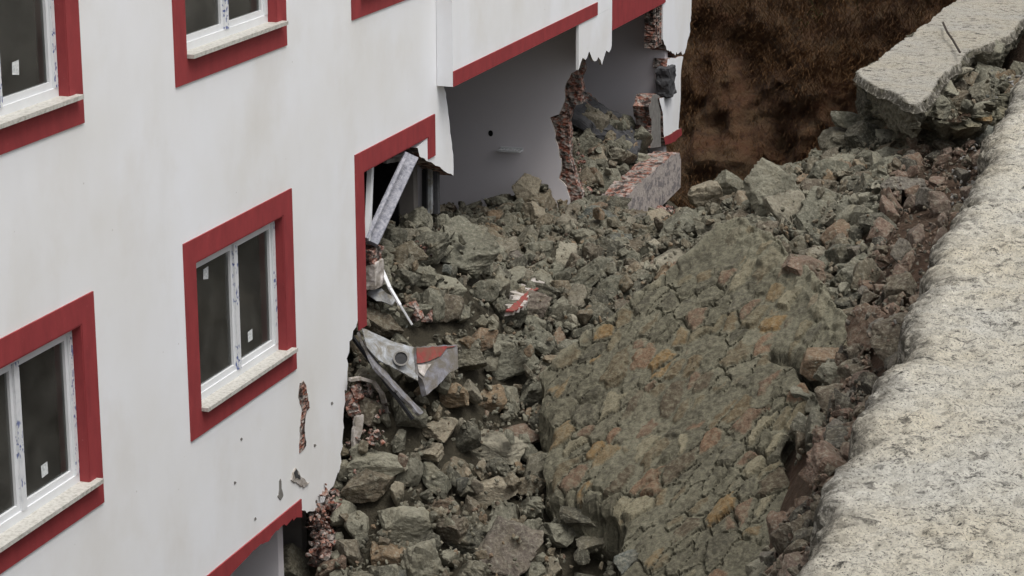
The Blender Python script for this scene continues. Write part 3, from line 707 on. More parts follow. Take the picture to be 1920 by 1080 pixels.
ce = obj('broken_edge', np.stack([XX, YY, ZZ], -1).reshape(-1, 3), np.stack([I[:-1, :-1], I[:-1, 1:], I[1:, 1:], I[1:, :-1]], -1).reshape(-1, 4), MT['masonry'], wall)
fattr(ce, 'pigment', np.tile(np.array(srgb(104, 100, 86)), (n*m, 1)), 'FLOAT_COLOR')
# broken end below the capping: a lumpy, undercut face of stone running down into the heap
us = np.linspace(0, 1, 150); zs = np.arange(-8.2, CAPZ-.16, .02)
base = np.array([at_z(1560, 45, -5)[:2]*0+np.array([3.72, 37]), (3.68, 27.6), (3.9, 27.3), (4.3, 26.8), (4.75, 26.3), (5.1, 26.6), (5.3, 29.), (5.3, 37.)])
L = np.r_[0, np.cumsum(np.hypot(*np.diff(base, axis=0).T))]; tt = np.arange(0, L[-1], .02)
bx = np.interp(tt, L, base[:, 0]); by = np.interp(tt, L, base[:, 1])
BX, ZZ = np.meshgrid(bx, zs); BYv, _ = np.meshgrid(by, zs); TT, _ = np.meshgrid(tt, zs)
h, c = masonry(TT, ZZ, 300, .3, 1.2)
dep = (ZZ-(CAPZ-.3))   # 0 at the top, negative down
hollow = .35*np.exp(-((dep+.28)/.22)**2)*smooth((TT-9.2)/.5)*smooth((11.9-TT)/.5)
out = h*2.2+.25*fbm(TT*1.6, ZZ*1.6, s=150)+.10*fbm(TT*5, ZZ*5, s=151)-.22*dep*.6-hollow
dirx = np.gradient(by, tt); diry = -np.gradient(bx, tt)
k_ = np.ones(41)/41; dirx = np.convolve(np.pad(dirx, 20, 'edge'), k_, 'valid'); diry = np.convolve(np.pad(diry, 20, 'edge'), k_, 'valid')
ln = np.hypot(dirx, diry)+1e-6; dirx /= ln; diry /= ln
XX = BX+dirx[None]*out; YY = BYv+diry[None]*out
n, m = XX.shape; I = np.arange(n*m).reshape(n, m)
core = obj('broken_core', np.stack([XX, YY, ZZ], -1).reshape(-1, 3), np.stack([I[:-1, :-1], I[:-1, 1:], I[1:, 1:], I[1:, :-1]], -1).reshape(-1, 4), MT['masonry'], wall)
fattr(core, 'pigment', np.c_[c.reshape(-1, 3), np.ones(c.size//3)], 'FLOAT_COLOR')

# ================================================================== DEBRIS
def P(px, py, x): return at_x(px, py, x)
def on(px, py, up=.1): q = hit(px, py, surf0); return q+np.array([0, 0, up])
def surf0(x, y): return np.where(in_poly(x, y, OP), np.maximum(terrain(x, y), slab_z(x, y)), terrain(x, y))
def lift(px, py, k=.35):
    """a point k metres in front of the heap along the line of sight"""
    q = hit(px, py, surf0); return q-ray(px, py)*k
def bar(p, q, wd, th, up=(0, 0, 1)):
    p, q = np.array(p), np.array(q); d = q-p; d /= np.linalg.norm(d)
    a = np.cross(d, up); a /= np.linalg.norm(a)+1e-9; b = np.cross(a, d)
    V = [e+a*sx*wd/2+b*sy*th/2 for e in (p, q) for sx, sy in ((-1, -1), (1, -1), (1, 1), (-1, 1))]
    return V, [(0, 1, 2, 3), (7, 6, 5, 4), (0, 4, 5, 1), (1, 5, 6, 2), (2, 6, 7, 3), (3, 7, 4, 0)]
def merge(*ms):
    V, Fc = [], []
    for v, f in ms:
        k = len(V); V += [tuple(q) for q in v]; Fc += [tuple(i+k for i in g) for g in f]
    return V, Fc
def ribbon(pts, wd, th=.006):
    return merge(*[bar(a, b, wd, th) for a, b in zip(pts[:-1], pts[1:])])
def sheet(pts, th=.03, amp=.0, seed=0, fit=None):
    """flat plate with the outline pts (3d), thickened behind its plane"""
    pts = np.array(pts); c = pts.mean(0); u, s_, vt = np.linalg.svd(pts-c); e1, e2, nn = vt
    if nn@(CAM-c) < 0: nn = -nn
    L = [((q-c)@e1, (q-c)@e2, 1) for q in pts]; L.append(L[0]); L = torn(L, amp, .05, seed)[:-1] if amp else L[:-1]
    V, Fc, fl = plate([L], lambda a, b, d: tuple(c+e1*a+e2*b+nn*d), -th, 0)
    return V, Fc, fl
# parts of the crushed window
g = MT['oldfilm']
vw = tuple(CAM-P(735, 380, 0))
V, Fc = merge(bar(P(770, 292, .0), P(694, 455, -.03), .15, .05, vw), bar(P(762, 288, .03), P(687, 449, .0), .03, .05, vw), bar(P(781, 297, .03), P(706, 460, .0), .03, .05, vw))
obj('loose_frame_bar', V, Fc, g, cw)
obj('bent_frame_bar', *bar(P(695, 308, -.14), P(689, 452, -.05), .06, .05, (1, 0, 0)), MT['pvc'], cw)
obj('head_frame_bar', *bar(P(784, 280, -.16), P(733, 297, -.2), .05, .04), MT['concrete'], cw)
obj('head_frame_bar', *bar(P(782, 292, -.12), P(722, 303, -.16), .04, .04), MT['concrete'], cw)
obj('upright_bar', *bar(P(806, 316, -.16), P(806, 400, -.16), .05, .05, (1, 0, 0)), MT['metal'], cw)
obj('upright_bar', *bar(P(818, 318, -.12), P(819, 400, -.12), .07, .05, (1, 0, 0)), MT['dark'], cw)
obj('upright_bar', *bar(P(797, 318, -.2), P(797, 400, -.2), .05, .05, (1, 0, 0)), MT['black'], cw)
V, Fc = rough_block(P(697, 513, -.06), (.09, .13, .14), 61, .05)
obj('plaster_lump', V, Fc, MT['plasterwhite'], cw)
V, Fc = rough_block(P(694, 480, -.08), (.09, .15, .09), 62, .2)
obj('brick_lump', V, Fc, MT['brick'], cw)
def debris(name, label, cat, mesh, mat, **k): 
    v, f = mesh[:2]; return obj(name, v, f, mat, fm=(mesh[2] if len(mesh) > 2 else None), label=label, category=cat, **k)
L = lambda x, y, k=.3: lift(x, y, k)
debris('trim_strip', 'thin bent white strip sticking out below the crushed window', 'trim strip', ribbon([L(700, 474), L(714, 500, 0.46), L(731, 540, 0.46), L(750, 572, 0.41), L(772, 608, 0.31)], .035, .02), MT['pvc'])
debris('plastic_sheet', 'crumpled pale sheet under the bent white strip', 'sheet', sheet([L(690, 540, 0.45), L(716, 542), L(742, 562), L(735, 572), L(700, 560), L(688, 556)], .02, .01, 3), MT['metal'])
pl = debris('metal_plate', 'grey metal plate with a round hole lying on the stones', 'metal plate', sheet([L(672, 622, 0.56), L(690, 618, 0.56), L(735, 634, 0.53), L(782, 652, 0.51), L(780, 718, 0.46), L(742, 690, 0.51), L(712, 672, 0.53), L(690, 648, 0.56)], .015, .004, 4), MT['metal'])
c = L(752, 672, 0.55); nn = CAM-c; nn /= np.linalg.norm(nn)
nn = np.array([.35, -.75, .55]); nn /= np.linalg.norm(nn); a1 = np.cross(nn, (0, 0, 1)); a1 /= np.linalg.norm(a1); a2 = np.cross(a1, nn)
an = np.linspace(0, 2*np.pi, 25)[:-1]
RV = [c+nn*k_+(a1*np.cos(t)+a2*np.sin(t))*r_ for r_, k_ in ((.078, 0), (.078, .012), (.062, .012), (.062, -.03)) for t in an]
RF = [(k*24+i, k*24+(i+1) % 24, (k+1)*24+(i+1) % 24, (k+1)*24+i) for k in range(3) for i in range(24)]
obj('ring', RV, RF, MT['concrete'], pl)
obj('hole', [c-nn*.005+(a1*np.cos(t)+a2*np.sin(t))*.062 for t in an], [tuple(range(24))], MT['black'], pl)  # black disc painted for the darkness inside the plate's opening
debris('black_rod', 'straight black rod lying diagonally across the stones', 'rod', bar(L(655, 624, 0.61), L(774, 786, 0.41), .03, .03), MT['black'])
debris('grey_board', 'narrow grey board lying beside the black rod', 'board', sheet([L(664, 628, 0.53), L(690, 640, 0.53), L(745, 700, 0.47), L(795, 772, 0.36), L(782, 782, 0.36), L(730, 722, 0.44), L(700, 690, 0.49)], .03, .01, 5), MT['board'])
wp = debris('wall_piece', 'broken piece of wall with a red stripe above a white corner and grey render', 'wall piece', sheet([L(781, 650, 0.56), L(857, 646, 0.56), L(860, 690, 0.53), L(838, 702, 0.51), L(828, 716, 0.51), L(800, 741, 0.49), L(792, 712, 0.51), L(781, 700, 0.53)], .07, .006, 6), MT['board'])
def on_plate(o_, pts, up, amp, seed):
    V0 = np.array([v.co[:] for v in o_.data.vertices]); nb = len(V0)
    q = [L(a, b, .61) for a, b in pts]
    pts3 = [L(781, 650, 0.56), L(857, 646, 0.56), L(860, 690, 0.53), L(838, 702, 0.51), L(828, 716, 0.51), L(800, 741, 0.49), L(792, 712, 0.51), L(781, 700, 0.53)]
    A = np.array(pts3); c_ = A.mean(0); nn_ = np.linalg.svd(A-c_)[2][2]
    if nn_@(CAM-c_) < 0: nn_ = -nn_
    out = []
    for a, b in pts:
        d = ray(a, b); t = ((c_+nn_*up-CAM)@nn_)/(d@nn_); out.append(CAM+d*t)
    return sheet(out, .008, amp, seed)
v, f, _ = on_plate(wp, [(782, 652), (856, 648), (838, 652), (826, 668), (800, 678), (782, 681)], .012, .006, 7)
obj('red_stripe', v, f, MT['red_dusty'], wp)
v, f, _ = on_plate(wp, [(783, 684), (809, 682), (800, 694), (795, 706), (786, 698)], .012, .006, 8)
obj('white_corner', v, f, MT['plasterwhite'], wp)
wp2 = debris('plaster_piece', 'broken white and red plaster piece in the middle of the heap', 'plaster piece', sheet([L(948, 578, 0.51), L(962, 545, 0.51), L(985, 522, 0.51), L(1010, 516, 0.51), L(1020, 530, 0.51), L(996, 548, 0.51), L(980, 574, 0.51), L(960, 582, 0.51)], .05, .035, 9), MT['plasterwhite'])
obj('red_paint_edge', *sheet([L(950, 578, 0.56), L(975, 560, 0.56), L(1000, 538, 0.56), L(1021, 530, 0.56), L(996, 552, 0.56), L(980, 576, 0.56), L(962, 584, 0.56)], .02, .008, 10)[:2], MT['red_dusty'], wp2)
# torn corner of the wall
tc = debris('bent_trim', 'white curled strip of plaster hanging from the torn wall edge', 'plaster strip', ribbon([P(656, 712, .06), P(675, 709, .12), P(700, 716, .2), P(716, 738, .25), P(722, 760, .25), P(725, 782, .25)], .05, .03), MT['plasterwhite'])
debris('plaster_shard', 'upright white plaster shard beside the torn wall edge', 'plaster shard', sheet([P(668, 780, .1), P(682, 778, .15), P(681, 800, .15), P(672, 838, .12), P(664, 858, .1), P(664, 820, .1)], .04, .01, 11), MT['plasterwhite'])
BR = [(690, 748, .15, 'brick fragment under the white curled strip'), (668, 742, .11, 'small brick fragment touching the torn wall edge'), (716, 822, .09, 'red brick fragment right of the upright white shard'), (693, 822, .13, 'brick lump behind the upright white shard'),
      (660, 760, .12, 'brick and mortar lump left of the upright white shard'), (786, 462, .09, 'white and red brick piece below the loose window bar'), (775, 585, .1, 'pale brick piece near the end of the bent white strip'), (800, 590, .08, 'small pale brick piece in the upper heap'),
      (598, 985, .12, 'brick fragment below the torn lower corner of the wall'), (612, 1010, .10, 'small red brick fragment beside the lowest opening'), (600, 1045, .13, 'broken brick lying at the bottom of the torn wall'), (628, 960, .1, 'dark brick lump where the wall edge curves in'),
      (1232, 405, .14, 'maroon brick lump under the broken parapet'), (1252, 398, .1, 'small maroon brick piece below the parapet corner'), (1094, 365, .11, 'brick piece at the foot of the torn room wall'), (1180, 350, .10, 'brick piece on top of the broken parapet'),
      (700, 790, .12, 'grey and red brick lump near the black rod'), (642, 990, .11, 'brick piece among stones near the wall bottom'), (1020, 430, .06, 'tiny pale brick chip below the grey room wall'), (690, 705, .10, 'brick lump above the white curled strip')]
for k, (px, py, r, lab) in enumerate(BR):
    c = L(px, py, .12) if px > 720 or px < 640 else P(px, py, .02)
    if py < 420 and px > 1170: c = L(px, py, .3)
    V, Fc = rough_block((0, 0, 0), (r, r*.7, r*.45), 70+k, .12, 7, (k*1.3, k*.7, k*2.1))
    o = obj('brick_fragment', V, Fc, MT['brick'], label=lab, category='brick', group='brick fragments in the rubble'); o.location = c
# broken parapet with brick top
pa = torn([fz(1274, 286, .35), fz(1277, 300, .35), fz(1276, 352, .35)], .01, .1, 51)+[fz(1215, 412, .35), (fz(1172, 362, .35)[0], fz(1215, 440, .35)[1])]+torn([fz(1172, 372, .35), fz(1190, 350, .35), fz(1215, 330, .35), fz(1240, 308, .35), fz(1262, 290, .35), fz(1274, 286, .35)], .02, .07, 52)
V, Fc, fl = plate([pa], YZ, .02, .35)
obj('parapet', V, Fc, [MT['parapet'], MT['parapet'], MT['brick'], MT['inner']], fm=fl, label='broken parapet block of plastered brick at the far corner', category='parapet')
# collapsed dark slab inside the far room
c = at_y(1128, 238, 30.6); V, Fc = rough_block(c, (.55, .5, .10), 55, .25, 16, (.1, .65, .2))
obj('fallen_ceiling_piece', V, Fc, MT['dark'], label='dark broken slab sloping down inside the opened far room', category='broken slab')
c = at_y(1120, 222, 30.9); V, Fc = rough_block(c, (.35, .3, .10), 56, .3, 14, (.1, .7, .2))
obj('fallen_brickwork', V, Fc, MT['brick'], label='clump of fallen brickwork on the dark broken slab', category='brickwork')
# twig on the capping
tw = [at_z(1768, 42, -4.93), at_z(1776, 60, -4.90), at_z(1786, 74, -4.93), at_z(1800, 98, -4.88)]
obj('twig', *ribbon(tw, .02, .02), MT['root'], label='thin dark twig lying on the pale concrete capping', category='twig')

# ================================================================== ROCKS
def ico(sub):
    import bmesh
    bm = bmesh.new(); bmesh.ops.create_icosphere(bm, subdivisions=sub, radius=1)
    v = np.array([tuple(p.co) for p in bm.verts]); f = np.array([[q.index for q in p.verts] for p in bm.faces]); bm.free(); return v, f
IV, IF = ico(5)
def rock_shape(seed, D=IV, planes=11, amp=.06):
    r = np.random.default_rng(seed)
    planes = int(r.integers(6, planes+4)); N = r.normal(size=(planes, 3)); N /= np.linalg.norm(N, axis=1)[:, None]
    N = np.concatenate([N, -N[:planes//3]+r.normal(0, .2, (planes//3, 3))]); N /= np.linalg.norm(N, axis=1)[:, None]
    N = np.concatenate([N, np.array([[0, 0, 1.], [0, 0, -1], [1, 0, 0], [-1, 0, 0], [0, 1, 0], [0, -1, 0]])+r.normal(0, .25, (6, 3))]); N /= np.linalg.norm(N, axis=1)[:, None]
    H = r.uniform(.42, .95, len(N))
    dt = D@N.T; R = np.where(dt > .05, H[None]/np.maximum(dt, .05), 9)
    R = R.min(1)
    P = D*R[:, None]
    if amp:
        q = 2.1
        n1 = fbm(P[:, 0]*q+seed, P[:, 1]*q, P[:, 2]*q, seed, 5)
        st = vnoise(P[:, 0]*1.1+seed, P[:, 1]*1.5, P[:, 2]*6.5, seed+5)     # bedding steps
        step = np.round(n1*5)/5
        P = P*(1+amp*1.5*n1+amp*1.5*step+amp*.7*st)[:, None]
        P = P*(1+.014*vnoise(P[:, 0]*16, P[:, 1]*16, P[:, 2]*16, seed+6)[:, None])
    P = P*r.uniform((.85, .7, .5), (1.15, .95, .8))
    P -= (P.max(0)+P.min(0))/2; P /= np.abs(P).max(); return P
PROTO = [new_mesh('stone', rock_shape(1000+k), IF, MT['rock']) for k in range(18)]
PH = [rock_shape(1000+k)[::13] for k in range(18)]

# running height map of the heap, so later stones come to rest on earlier ones
HX0, HY0, HR = -4.2, 11.0, .03
HM = None
gx = np.arange(HX0, 8.5, HR); gy = np.arange(HY0, 36, HR)
GX, GY = np.meshgrid(gx, gy, indexing='ij')
HM = terrain(GX, GY)
wx = GX; wy = GY
inS = in_poly(GX, GY, OP)
HM = np.where(inS, np.maximum(HM, slab_z(GX, GY)), HM)
SDG = np.where(inS, 1, -1)*poly_dist(GX, GY, OP)
def sdg(x, y):
    return SDG[min(max(int((x-HX0)/HR), 0), SDG.shape[0]-1), min(max(int((y-HY0)/HR), 0), SDG.shape[1]-1)]
near_x = lambda y: np.interp(y, EP[:, 1], EP[:, 0])
def hm_at(x, y):
    i = int(round((x-HX0)/HR)); j = int(round((y-HY0)/HR))
    return HM[min(max(i, 0), HM.shape[0]-1), min(max(j, 0), HM.shape[1]-1)]
def settle(x, y, r, sink):
    """resting height for a stone of half-size r at x, y; also raises the height map under it"""
    k = int(r*.75/HR)+1; i = int(round((x-HX0)/HR)); j = int(round((y-HY0)/HR))
    i0, i1, j0, j1 = max(i-k, 0), min(i+k+1, HM.shape[0]), max(j-k, 0), min(j+k+1, HM.shape[1])
    if i1 <= i0 or j1 <= j0: return None
    W = HM[i0:i1, j0:j1]; z = np.percentile(W, 45)+r*sink
    X, Y = GX[i0:i1, j0:j1]-x, GY[i0:i1, j0:j1]-y
    b = 1-(X*X+Y*Y)/(r*r*.75)
    top = z+r*.62*np.sqrt(np.clip(b, 0, 1))
    HM[i0:i1, j0:j1] = np.where(b > 0, np.maximum(W, top), W)
    return z
def put_stone(x, y, z, r, rot, sc3, tint, proto, **pr):
    o = link('stone', PROTO[proto], None, (x, y, z))
    o.scale = (r*sc3[0], r*sc3[1], r*sc3[2]); o.rotation_euler = rot; o['tint'] = float(tint)
    for k, v in pr.items(): o[k] = v
    return o
def surf(x, y): return np.where(in_poly(x, y, OP), np.maximum(terrain(x, y), slab_z(x, y)), terrain(x, y))
# stones one can point at: px, py, width px, height px, tint, label
NOTE = [
 (1000, 408, 62, 44, .84, 'smooth pale tan stone just below the grey room wall'),
 (945, 668, 130, 110, .12, 'large cracked greenish block above the reddish stone in the middle of the heap'),
 (905, 640, 70, 55, .9, 'tan squarish stone resting on the large cracked greenish block'),
 (803, 850, 56, 60, .84, 'pale rounded stone near the torn edge of the white wall'),
 (765, 990, 110, 100, .42, 'large greenish grey block at the lower left of the heap'),
 (920, 930, 100, 80, .84, 'pale wedge-shaped stone with a flat sloping top'),
 (966, 822, 104, 62, .935, 'reddish brown slabby stone beside the fallen masonry slab'),
 (822, 950, 52, 34, .925, 'small salmon coloured stone on top of the large grey block'),
 (845, 1010, 70, 92, .74, 'upright brown slab leaning beside the large grey block'),
 (892, 1012, 80, 90, .3, 'dark grey stone with a split ridge'),
 (690, 915, 100, 76, .7, 'wide brown stone against the torn bottom of the white wall'),
 (735, 1050, 90, 60, .88, 'ochre stone at the foot of the heap'),
 (1125, 390, 120, 90, .3, 'biggest dark boulder below the broken brick parapet'),
 (1205, 448, 76, 60, .64, 'tan block beside the broken brick parapet'),
 (1300, 372, 90, 46, .82, 'pale slab lying on the crest near the earth bank'),
 (1540, 375, 100, 70, .74, 'wide brown stone right of the tall crag'),
 (1590, 285, 80, 56, .97, 'blue grey stone at the foot of the standing wall'),
 (1510, 505, 90, 66, .935, 'reddish stone lying across the top edge of the fallen slab'),
 (1470, 385, 70, 60, .12, 'grey stone wedged under the tall crag'),
 (710, 870, 110, 70, .42, 'rough grey green stone beside the torn wall edge'),
 (850, 745, 50, 100, .88, 'narrow rust brown stone standing upright'),
 (930, 850, 110, 56, .82, 'long pale splinter of stone'),
 (1060, 500, 70, 110, .82, 'long pale stone leaning over a dark gap'),
 (1130, 490, 90, 90, .3, 'dark stone beside the long leaning one'),
 (830, 430, 110, 70, .6, 'flat brownish slab below the hanging torn plaster'),
 (840, 540, 60, 60, .42, 'greenish stone in the middle of the upper heap'),
 (790, 520, 60, 50, .12, 'grey green stone left of centre in the upper heap'),
 (985, 920, 64, 70, .64, 'brownish pointed stone beside the cavity'),
 (1180, 870 + 190, 60, 60, .97, 'grey stone at the bottom edge of the cavity'),
 (1545, 700, 90, 66, .9, 'brown rounded stone in the gap beside the concrete bank'),
 (1580, 820, 110, 90, .935, 'large reddish brown stone deep in the gap beside the concrete bank'),
 (1510, 745, 60, 40, .12, 'grey stone sticking out over the gap'),
 (1530, 900, 70, 100, .935, 'dark reddish stone leaning down in the gap'),
 (1600, 600, 60, 56, .64, 'tan stone in the brown soil above the fallen slab'),
 (1640, 395, 60, 50, .18, 'grey stone half sunk in brown soil'),
 (1690, 275, 110, 90, .42, 'jagged stone spilling out below the concrete capping'),
 (1790, 175, 60, 70, .42, 'grey stone between the capping and the concrete bank'),
 (1765, 205, 40, 40, .88, 'ochre stone below the crumbled capping edge'),
 (1840, 215, 60, 90, .42, 'tall stone leaning against the concrete bank'),
 (1830, 260, 70, 50, .97, 'bluish stone at the edge of the concrete bank'),
 (1155, 292, 50, 46, .82, 'pale stone on the heap inside the opened room'),
 (1188, 240, 46, 44, .12, 'round stone against the far room wall'),
 (1198, 300, 56, 50, .42, 'stone leaning on the broken column in the opened room'),
 (1085, 965, 70, 50, .3, 'dark stone just under the lower left edge of the tilted slab'),
 (1120, 1015, 80, 60, .54, 'brown grey stone at the mouth of the cavity under the slab'),
 (1055, 1010, 70, 60, .15, 'grey stone left of the cavity mouth at the bottom'),
 (1130, 345, 70, 46, .18, 'stone under the heap in the opened room'),
]
cnt = 0; used = []
rr = random.Random(11)
NOTE.sort(key=lambda q: -q[2]*q[3])
for (px, py, wpx, hpx, tint, lab) in NOTE:
    P = hit(px, py, surf); d = (P-CAM)@FWD; ppm = F/d
    r = .5*max(wpx, hpx)/ppm*1.04; asp = min(wpx, hpx)/max(wpx, hpx)
    x, y = P[0], P[1]
    z = settle(x, y, r, .12)
    if z is None: print('NOTE miss', px, py, P); continue
    zz = max(z, P[2]-.05*r) if z < P[2]+.3 else P[2]+.15*r
    tall = hpx > wpx*1.15
    s3 = (max(asp*.95, .62), .72, 1.0) if tall else (1.0, .85, max(.5, asp))
    rot = (rr.uniform(-.25, .25)+.35, rr.uniform(-.25, .25), YAW+rr.uniform(-.4, .4))
    put_stone(x, y, zz, r, rot, s3, tint, cnt % 18, label=lab, category='stone', group='named stones of the rubble heap' if False else 'stones of the collapsed wall')
    used.append((x, y, r)); cnt += 1

CORE = [(988, 352, -6.62, 68, .84, 'pale round-topped boulder standing against the grey room wall'), (1462, 360, -6.0, 112, .42, 'tall grey crag on the crest of the heap'), (1368, 350, -6.25, 70, .15, 'upright grey stone left of the tall crag'), (1320, 362, -6.35, 74, .84, 'pale upright stone between the parapet and the crest'),
 (1004, 410, -6.80, 60, .84, 'pale egg-shaped stone in front of the round-topped boulder'), (1555, 330, -5.95, 80, .0, 'grey block right of the tall crag below the standing wall'),
 (1700, 232, -5.45, 90, .42, 'grey stone hanging right under the front corner of the capping'), (1640, 205, -5.4, 90, .3, 'dark stone under the left part of the capping'), (1595, 225, -5.6, 70, .0, 'grey stone in the broken end of the standing wall'),
 (1565, 262, -5.85, 80, .54, 'brownish stone low in the broken end of the standing wall'), (1640, 265, -5.75, 100, .3, 'dark recessed stone in the middle of the broken wall end'), (1755, 195, -5.3, 60, .15, 'stone tucked under the capping edge right of its corner'),
 (1775, 165, -5.2, 56, .42, 'stone where the capping edge has crumbled'), (1800, 135, -5.15, 50, .82, 'pale stone beside the crumbled capping edge'), (1830, 112, -5.15, 60, .54, 'stone in the crumbled edge near the top right'),
 (1862, 96, -5.15, 50, .15, 'small grey stone near the top right corner behind the capping'), (1720, 262, -5.6, 70, .74, 'brown stone below the hanging stone at the capping corner'), (1680, 300, -5.8, 90, .15, 'broad grey stone below the hollow of the broken wall')]
for (px, py, zz, wpx, tint, lab) in CORE:
    q = at_z(px, py, zz); r = .5*wpx/(F/((q-CAM)@FWD))
    put_stone(q[0], q[1], q[2], r*1.15, (rr.uniform(-.4, .4), rr.uniform(-.4, .4), rr.uniform(0, 6)), (.85, .8, 1.0) if ('crag' in lab or 'upright' in lab or 'boulder' in lab) else (1, .9, .7), tint, cnt % 18, label=lab, category='stone', group='stones of the collapsed wall'); cnt += 1
GLAB = {'heap': ('angular grey green stone, one of many loose between the building and the tilted slab', 'loose stones between building and slab'),
        'crest': ('broken stone among many on the crest of the heap in front of the earth bank', 'loose stones on the crest of the heap'),
        'gap': ('brown stained stone, one of many in the gap beside the pale concrete bank', 'loose stones in the gap beside the concrete bank'),
        'room': ('broken stone among many pushed into the opened rooms', 'stones inside the opened rooms')}
def region(x, y, px, py):
    if x < -.1: return 'room'
    if x > near_x(y)-1.05 and y < 27: return 'gap'
    if y > 25.2 and x > 1.6: return 'crest'
    return 'heap'
def allowed(x, y):
    if -.05 < x < .52 and 28.3 < y < 31.4: return False
    if x > .1 and y > 31.0 and x < 3.2: return False
    if x < -3.5 or x > near_x(y)-.02 or y > 31.9: return False
    if x < .12 and y < 20.2 and not (x < -.3): return y > 19.2 and x > -.05
    if x < -.1 and (y < 19.3 or abs(y-22.95) < .25 or abs(y-27.93) < .25): return False
    if x < -2.6: return False
    return True
def near_used(x, y, r, f):
    return any((x-a)**2+(y-b)**2 < (f*(r+c))**2 for a, b, c in used)
# cells for quick spacing checks
cell = {}
def spaced(x, y, r, f):
    k = .3; ci, cj = int(x/k+50), int(y/k)
    for i in range(ci-3, ci+4):
        for j in range(cj-3, cj+4):
            for (a, b, c) in cell.get((i, j), ()):
                if (x-a)**2+(y-b)**2 < (f*(r+c))**2: return False
    cell.setdefault((ci, cj), []).append((x, y, r)); return True
for (x, y, r) in used: cell.setdefault((int(x/.3+50), int(y/.3)), []).append((x, y, r*.8))
NIND = 300-len(NOTE)-len(CORE)
cand = []
sizes = []
k = 0
for rlo, rhi, ntry in ((.24, .36, 240), (.17, .24, 900), (.12, .17, 5000), (.085, .12, 7000)):
    for q in range(ntry):
        x = rr.uniform(-2.5, 6.2); y = rr.uniform(16.5, 31.9); r = rr.uniform(rlo, rhi)
        if not allowed(x, y) or sdg(x, y) > -r*.75: continue
        soilish = near_x(y)-(.95 if y > 22 else .5) < x and 21 < y < 28.5
        if soilish and (r > .13 or rr.random() < .9): continue
        px, py, d = project((x, y, float(terrain(x, y)))); px, py = px[0], py[0]
        if not (-40 < px < 1960 and -30 < py < 1120): continue
        if spaced(x, y, r, .66): cand.append((r, x, y, px, py))
cand.sort(key=lambda c: -c[0])
inds, extra = cand[:NIND], cand[NIND:]
def tint_for(reg):
    t = rr.random()
    if t > .9 and rr.random() < .5: t = rr.random()*.6
    if reg == 'gap': return rr.choice([.74, .74, .93, .94, .95, .945, 1.0, .96])
    return t
for (r, x, y, px, py) in inds:
    z = settle(x, y, r, .22); reg = region(x, y, px, py)
    s3 = (rr.uniform(.85, 1.1), rr.uniform(.7, 1), rr.uniform(.6, .95))
    put_stone(x, y, z, r*1.12, (rr.uniform(-.7, .7), rr.uniform(-.7, .7), rr.uniform(0, 6.28)), s3, tint_for(reg), rr.randrange(18), label=GLAB[reg][0], category='stone', group=GLAB[reg][1])

# the countless smaller stones: one mass
def hulls(n):
    import bmesh
    out = []
    for k in range(n):
        r = np.random.default_rng(5000+k); bm = bmesh.new()
        p = r.normal(size=(13, 3)); p /= np.linalg.norm(p, axis=1)[:, None]; p *= r.uniform(.75, 1, (13, 1)); p *= r.uniform((.8, .6, .45), (1.1, .9, .8))
        for q in p: bm.verts.new(q)
        g = bmesh.ops.convex_hull(bm, input=bm.verts)
        bmesh.ops.delete(bm, geom=[v for v in bm.verts if not v.link_faces], context='VERTS')
        bmesh.ops.bevel(bm, geom=list(bm.edges), offset=.07, segments=1, affect='EDGES')
        bmesh.ops.triangulate(bm, faces=bm.faces)
        bm.verts.index_update()
        out.append((np.array([tuple(v.co) for v in bm.verts]), np.array([[v.index for v in f.verts] for f in bm.faces]))); bm.free()
    return out
HULL = hulls(24); IV3, IF3 = ico(4)
MID = [(rock_shape(3000+k, IV3, 10, .05), IF3) for k in range(10)]
def rotm(a, b, c): return np.array(Matrix.Rotation(c, 3, 'Z')@Matrix.Rotation(b, 3, 'Y')@Matrix.Rotation(a, 3, 'X'))
def mass(items, name, mat, **pr):
    VV, FF, TT = [], [], []; o = 0
    for (x, y, z, r, ti, shp) in items:
        v, f = shp; R = rotm(rr.uniform(-3, 3), rr.uniform(-3, 3), rr.uniform(-3, 3))
        VV.append((v*r)@R.T+np.array([x, y, z])); FF.append(f+o); TT.append(np.full(len(v), ti)); o += len(v)
    ob = obj(name, np.concatenate(VV), np.concatenate(FF), mat, **pr); fattr(ob, 'tint', np.concatenate(TT)); return ob
items = []
for (r, x, y, px, py) in extra:
    z = settle(x, y, r, .3); items.append((x, y, z, r*1.1, tint_for(region(x, y, px, py)), MID[rr.randrange(10)]))
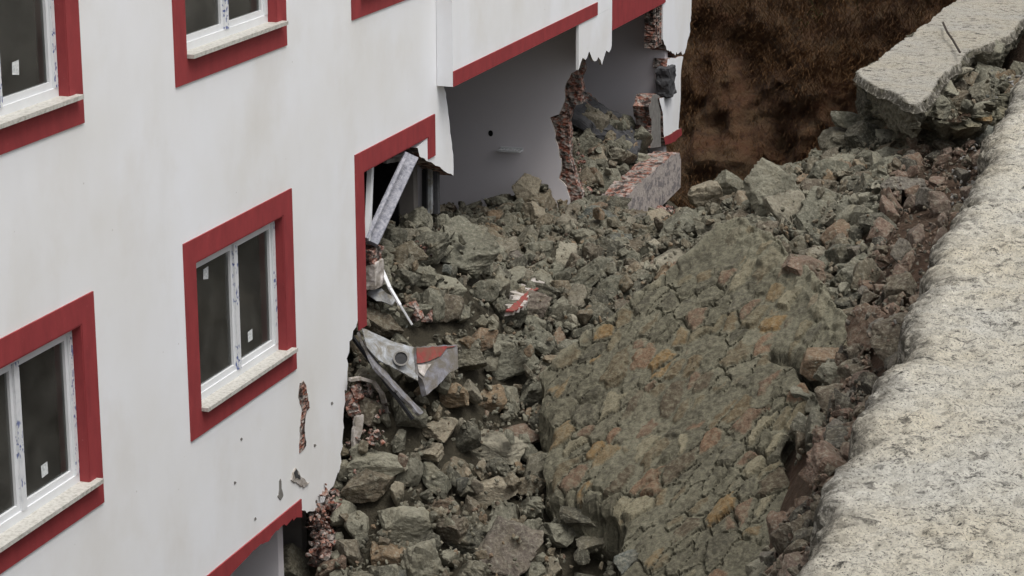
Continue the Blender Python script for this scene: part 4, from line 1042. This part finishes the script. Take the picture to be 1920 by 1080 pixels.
for rlo, rhi, n in ((.06, .085, 3500), (.04, .06, 11000), (.02, .04, 20000)):
    for q in range(n):
        x = rr.uniform(-2.6, 6.2); y = rr.uniform(16.3, 32)
        if not allowed(x, y): continue
        r = rr.uniform(rlo, rhi)
        if sdg(x, y) > -r*.6: continue
        a_ = int((x-HX0)/HR); b_ = int((y-HY0)/HR)
        if HM[a_, b_] > HM[max(a_-6, 0):a_+7:3, max(b_-6, 0):b_+7:3].mean()+.012 and rr.random() < .80: continue
        px, py, d = project((x, y, hm_at(x, y)))
        if not (-20 < px[0] < 1940 and -20 < py[0] < 1100): continue
        soilish = near_x(y)-(.95 if y > 22 else .5) < x and 21 < y < 28.5
        if soilish and rr.random() < (.85 if r > .04 else .3): continue
        z = settle(x, y, r, .35 if r > .045 else .25)
        shp = MID[rr.randrange(10)] if r > .06 else HULL[rr.randrange(24)]
        items.append((x, y, z, r, tint_for(region(x, y, px[0], py[0])), shp))
print('mass stones', len(items), 'individual', len(inds)+len(NOTE))
mass(items, 'rubble', MT['rubble'], kind='stuff', label='smaller broken stones and chips filling the heap', category='rubble')

# crushed brick along the torn edge of the wall
ch = []
for cx, cy, sx, sy, nn_ in ((600, 1000, 18, 50, 150), (618, 950, 14, 18, 40), (690, 750, 22, 36, 60), (668, 840, 10, 30, 40), (700, 825, 14, 14, 20), (790, 470, 20, 12, 14), (1090, 330, 10, 40, 50), (1240, 402, 26, 8, 30), (1190, 345, 26, 14, 30)):
    for q in range(nn_):
        px, py = rr.gauss(cx, sx*.6), rr.gauss(cy, sy*.6)
        X0 = at_x(px, py, rr.uniform(-.05, .12)); Ht = hit(px, py, lambda x, y: terrain(x, y)+.10)
        p_ = X0 if np.linalg.norm(X0-CAM) < np.linalg.norm(Ht-CAM) and cx < 720 else Ht
        if cx < 720 and X0[2] > terrain(X0[0], X0[1])+.8: continue
        ch.append((p_[0], p_[1], p_[2]+.04, rr.uniform(.02, .06), rr.random(), HULL[rr.randrange(24)]))
mass(ch, 'brick_rubble', MT['brick'], kind='stuff', label='crushed red and grey brick along the torn wall edge', category='brick rubble')

# pale crumbs broken off the rim of the concrete bank
cr = []
for q in range(420):
    y = rr.uniform(12, 34); x = near_x(y)-abs(rr.gauss(0, .16))-.02
    if sdg(x, y) > -.05: continue
    cr.append((x, y, hm_at(x, y)+.01, rr.uniform(.012, .045), rr.random(), HULL[rr.randrange(24)]))
mass(cr, 'concrete_crumbs', MT['concrete'], kind='stuff', label='pale crumbs fallen from the rim of the concrete bank', category='crumbs')
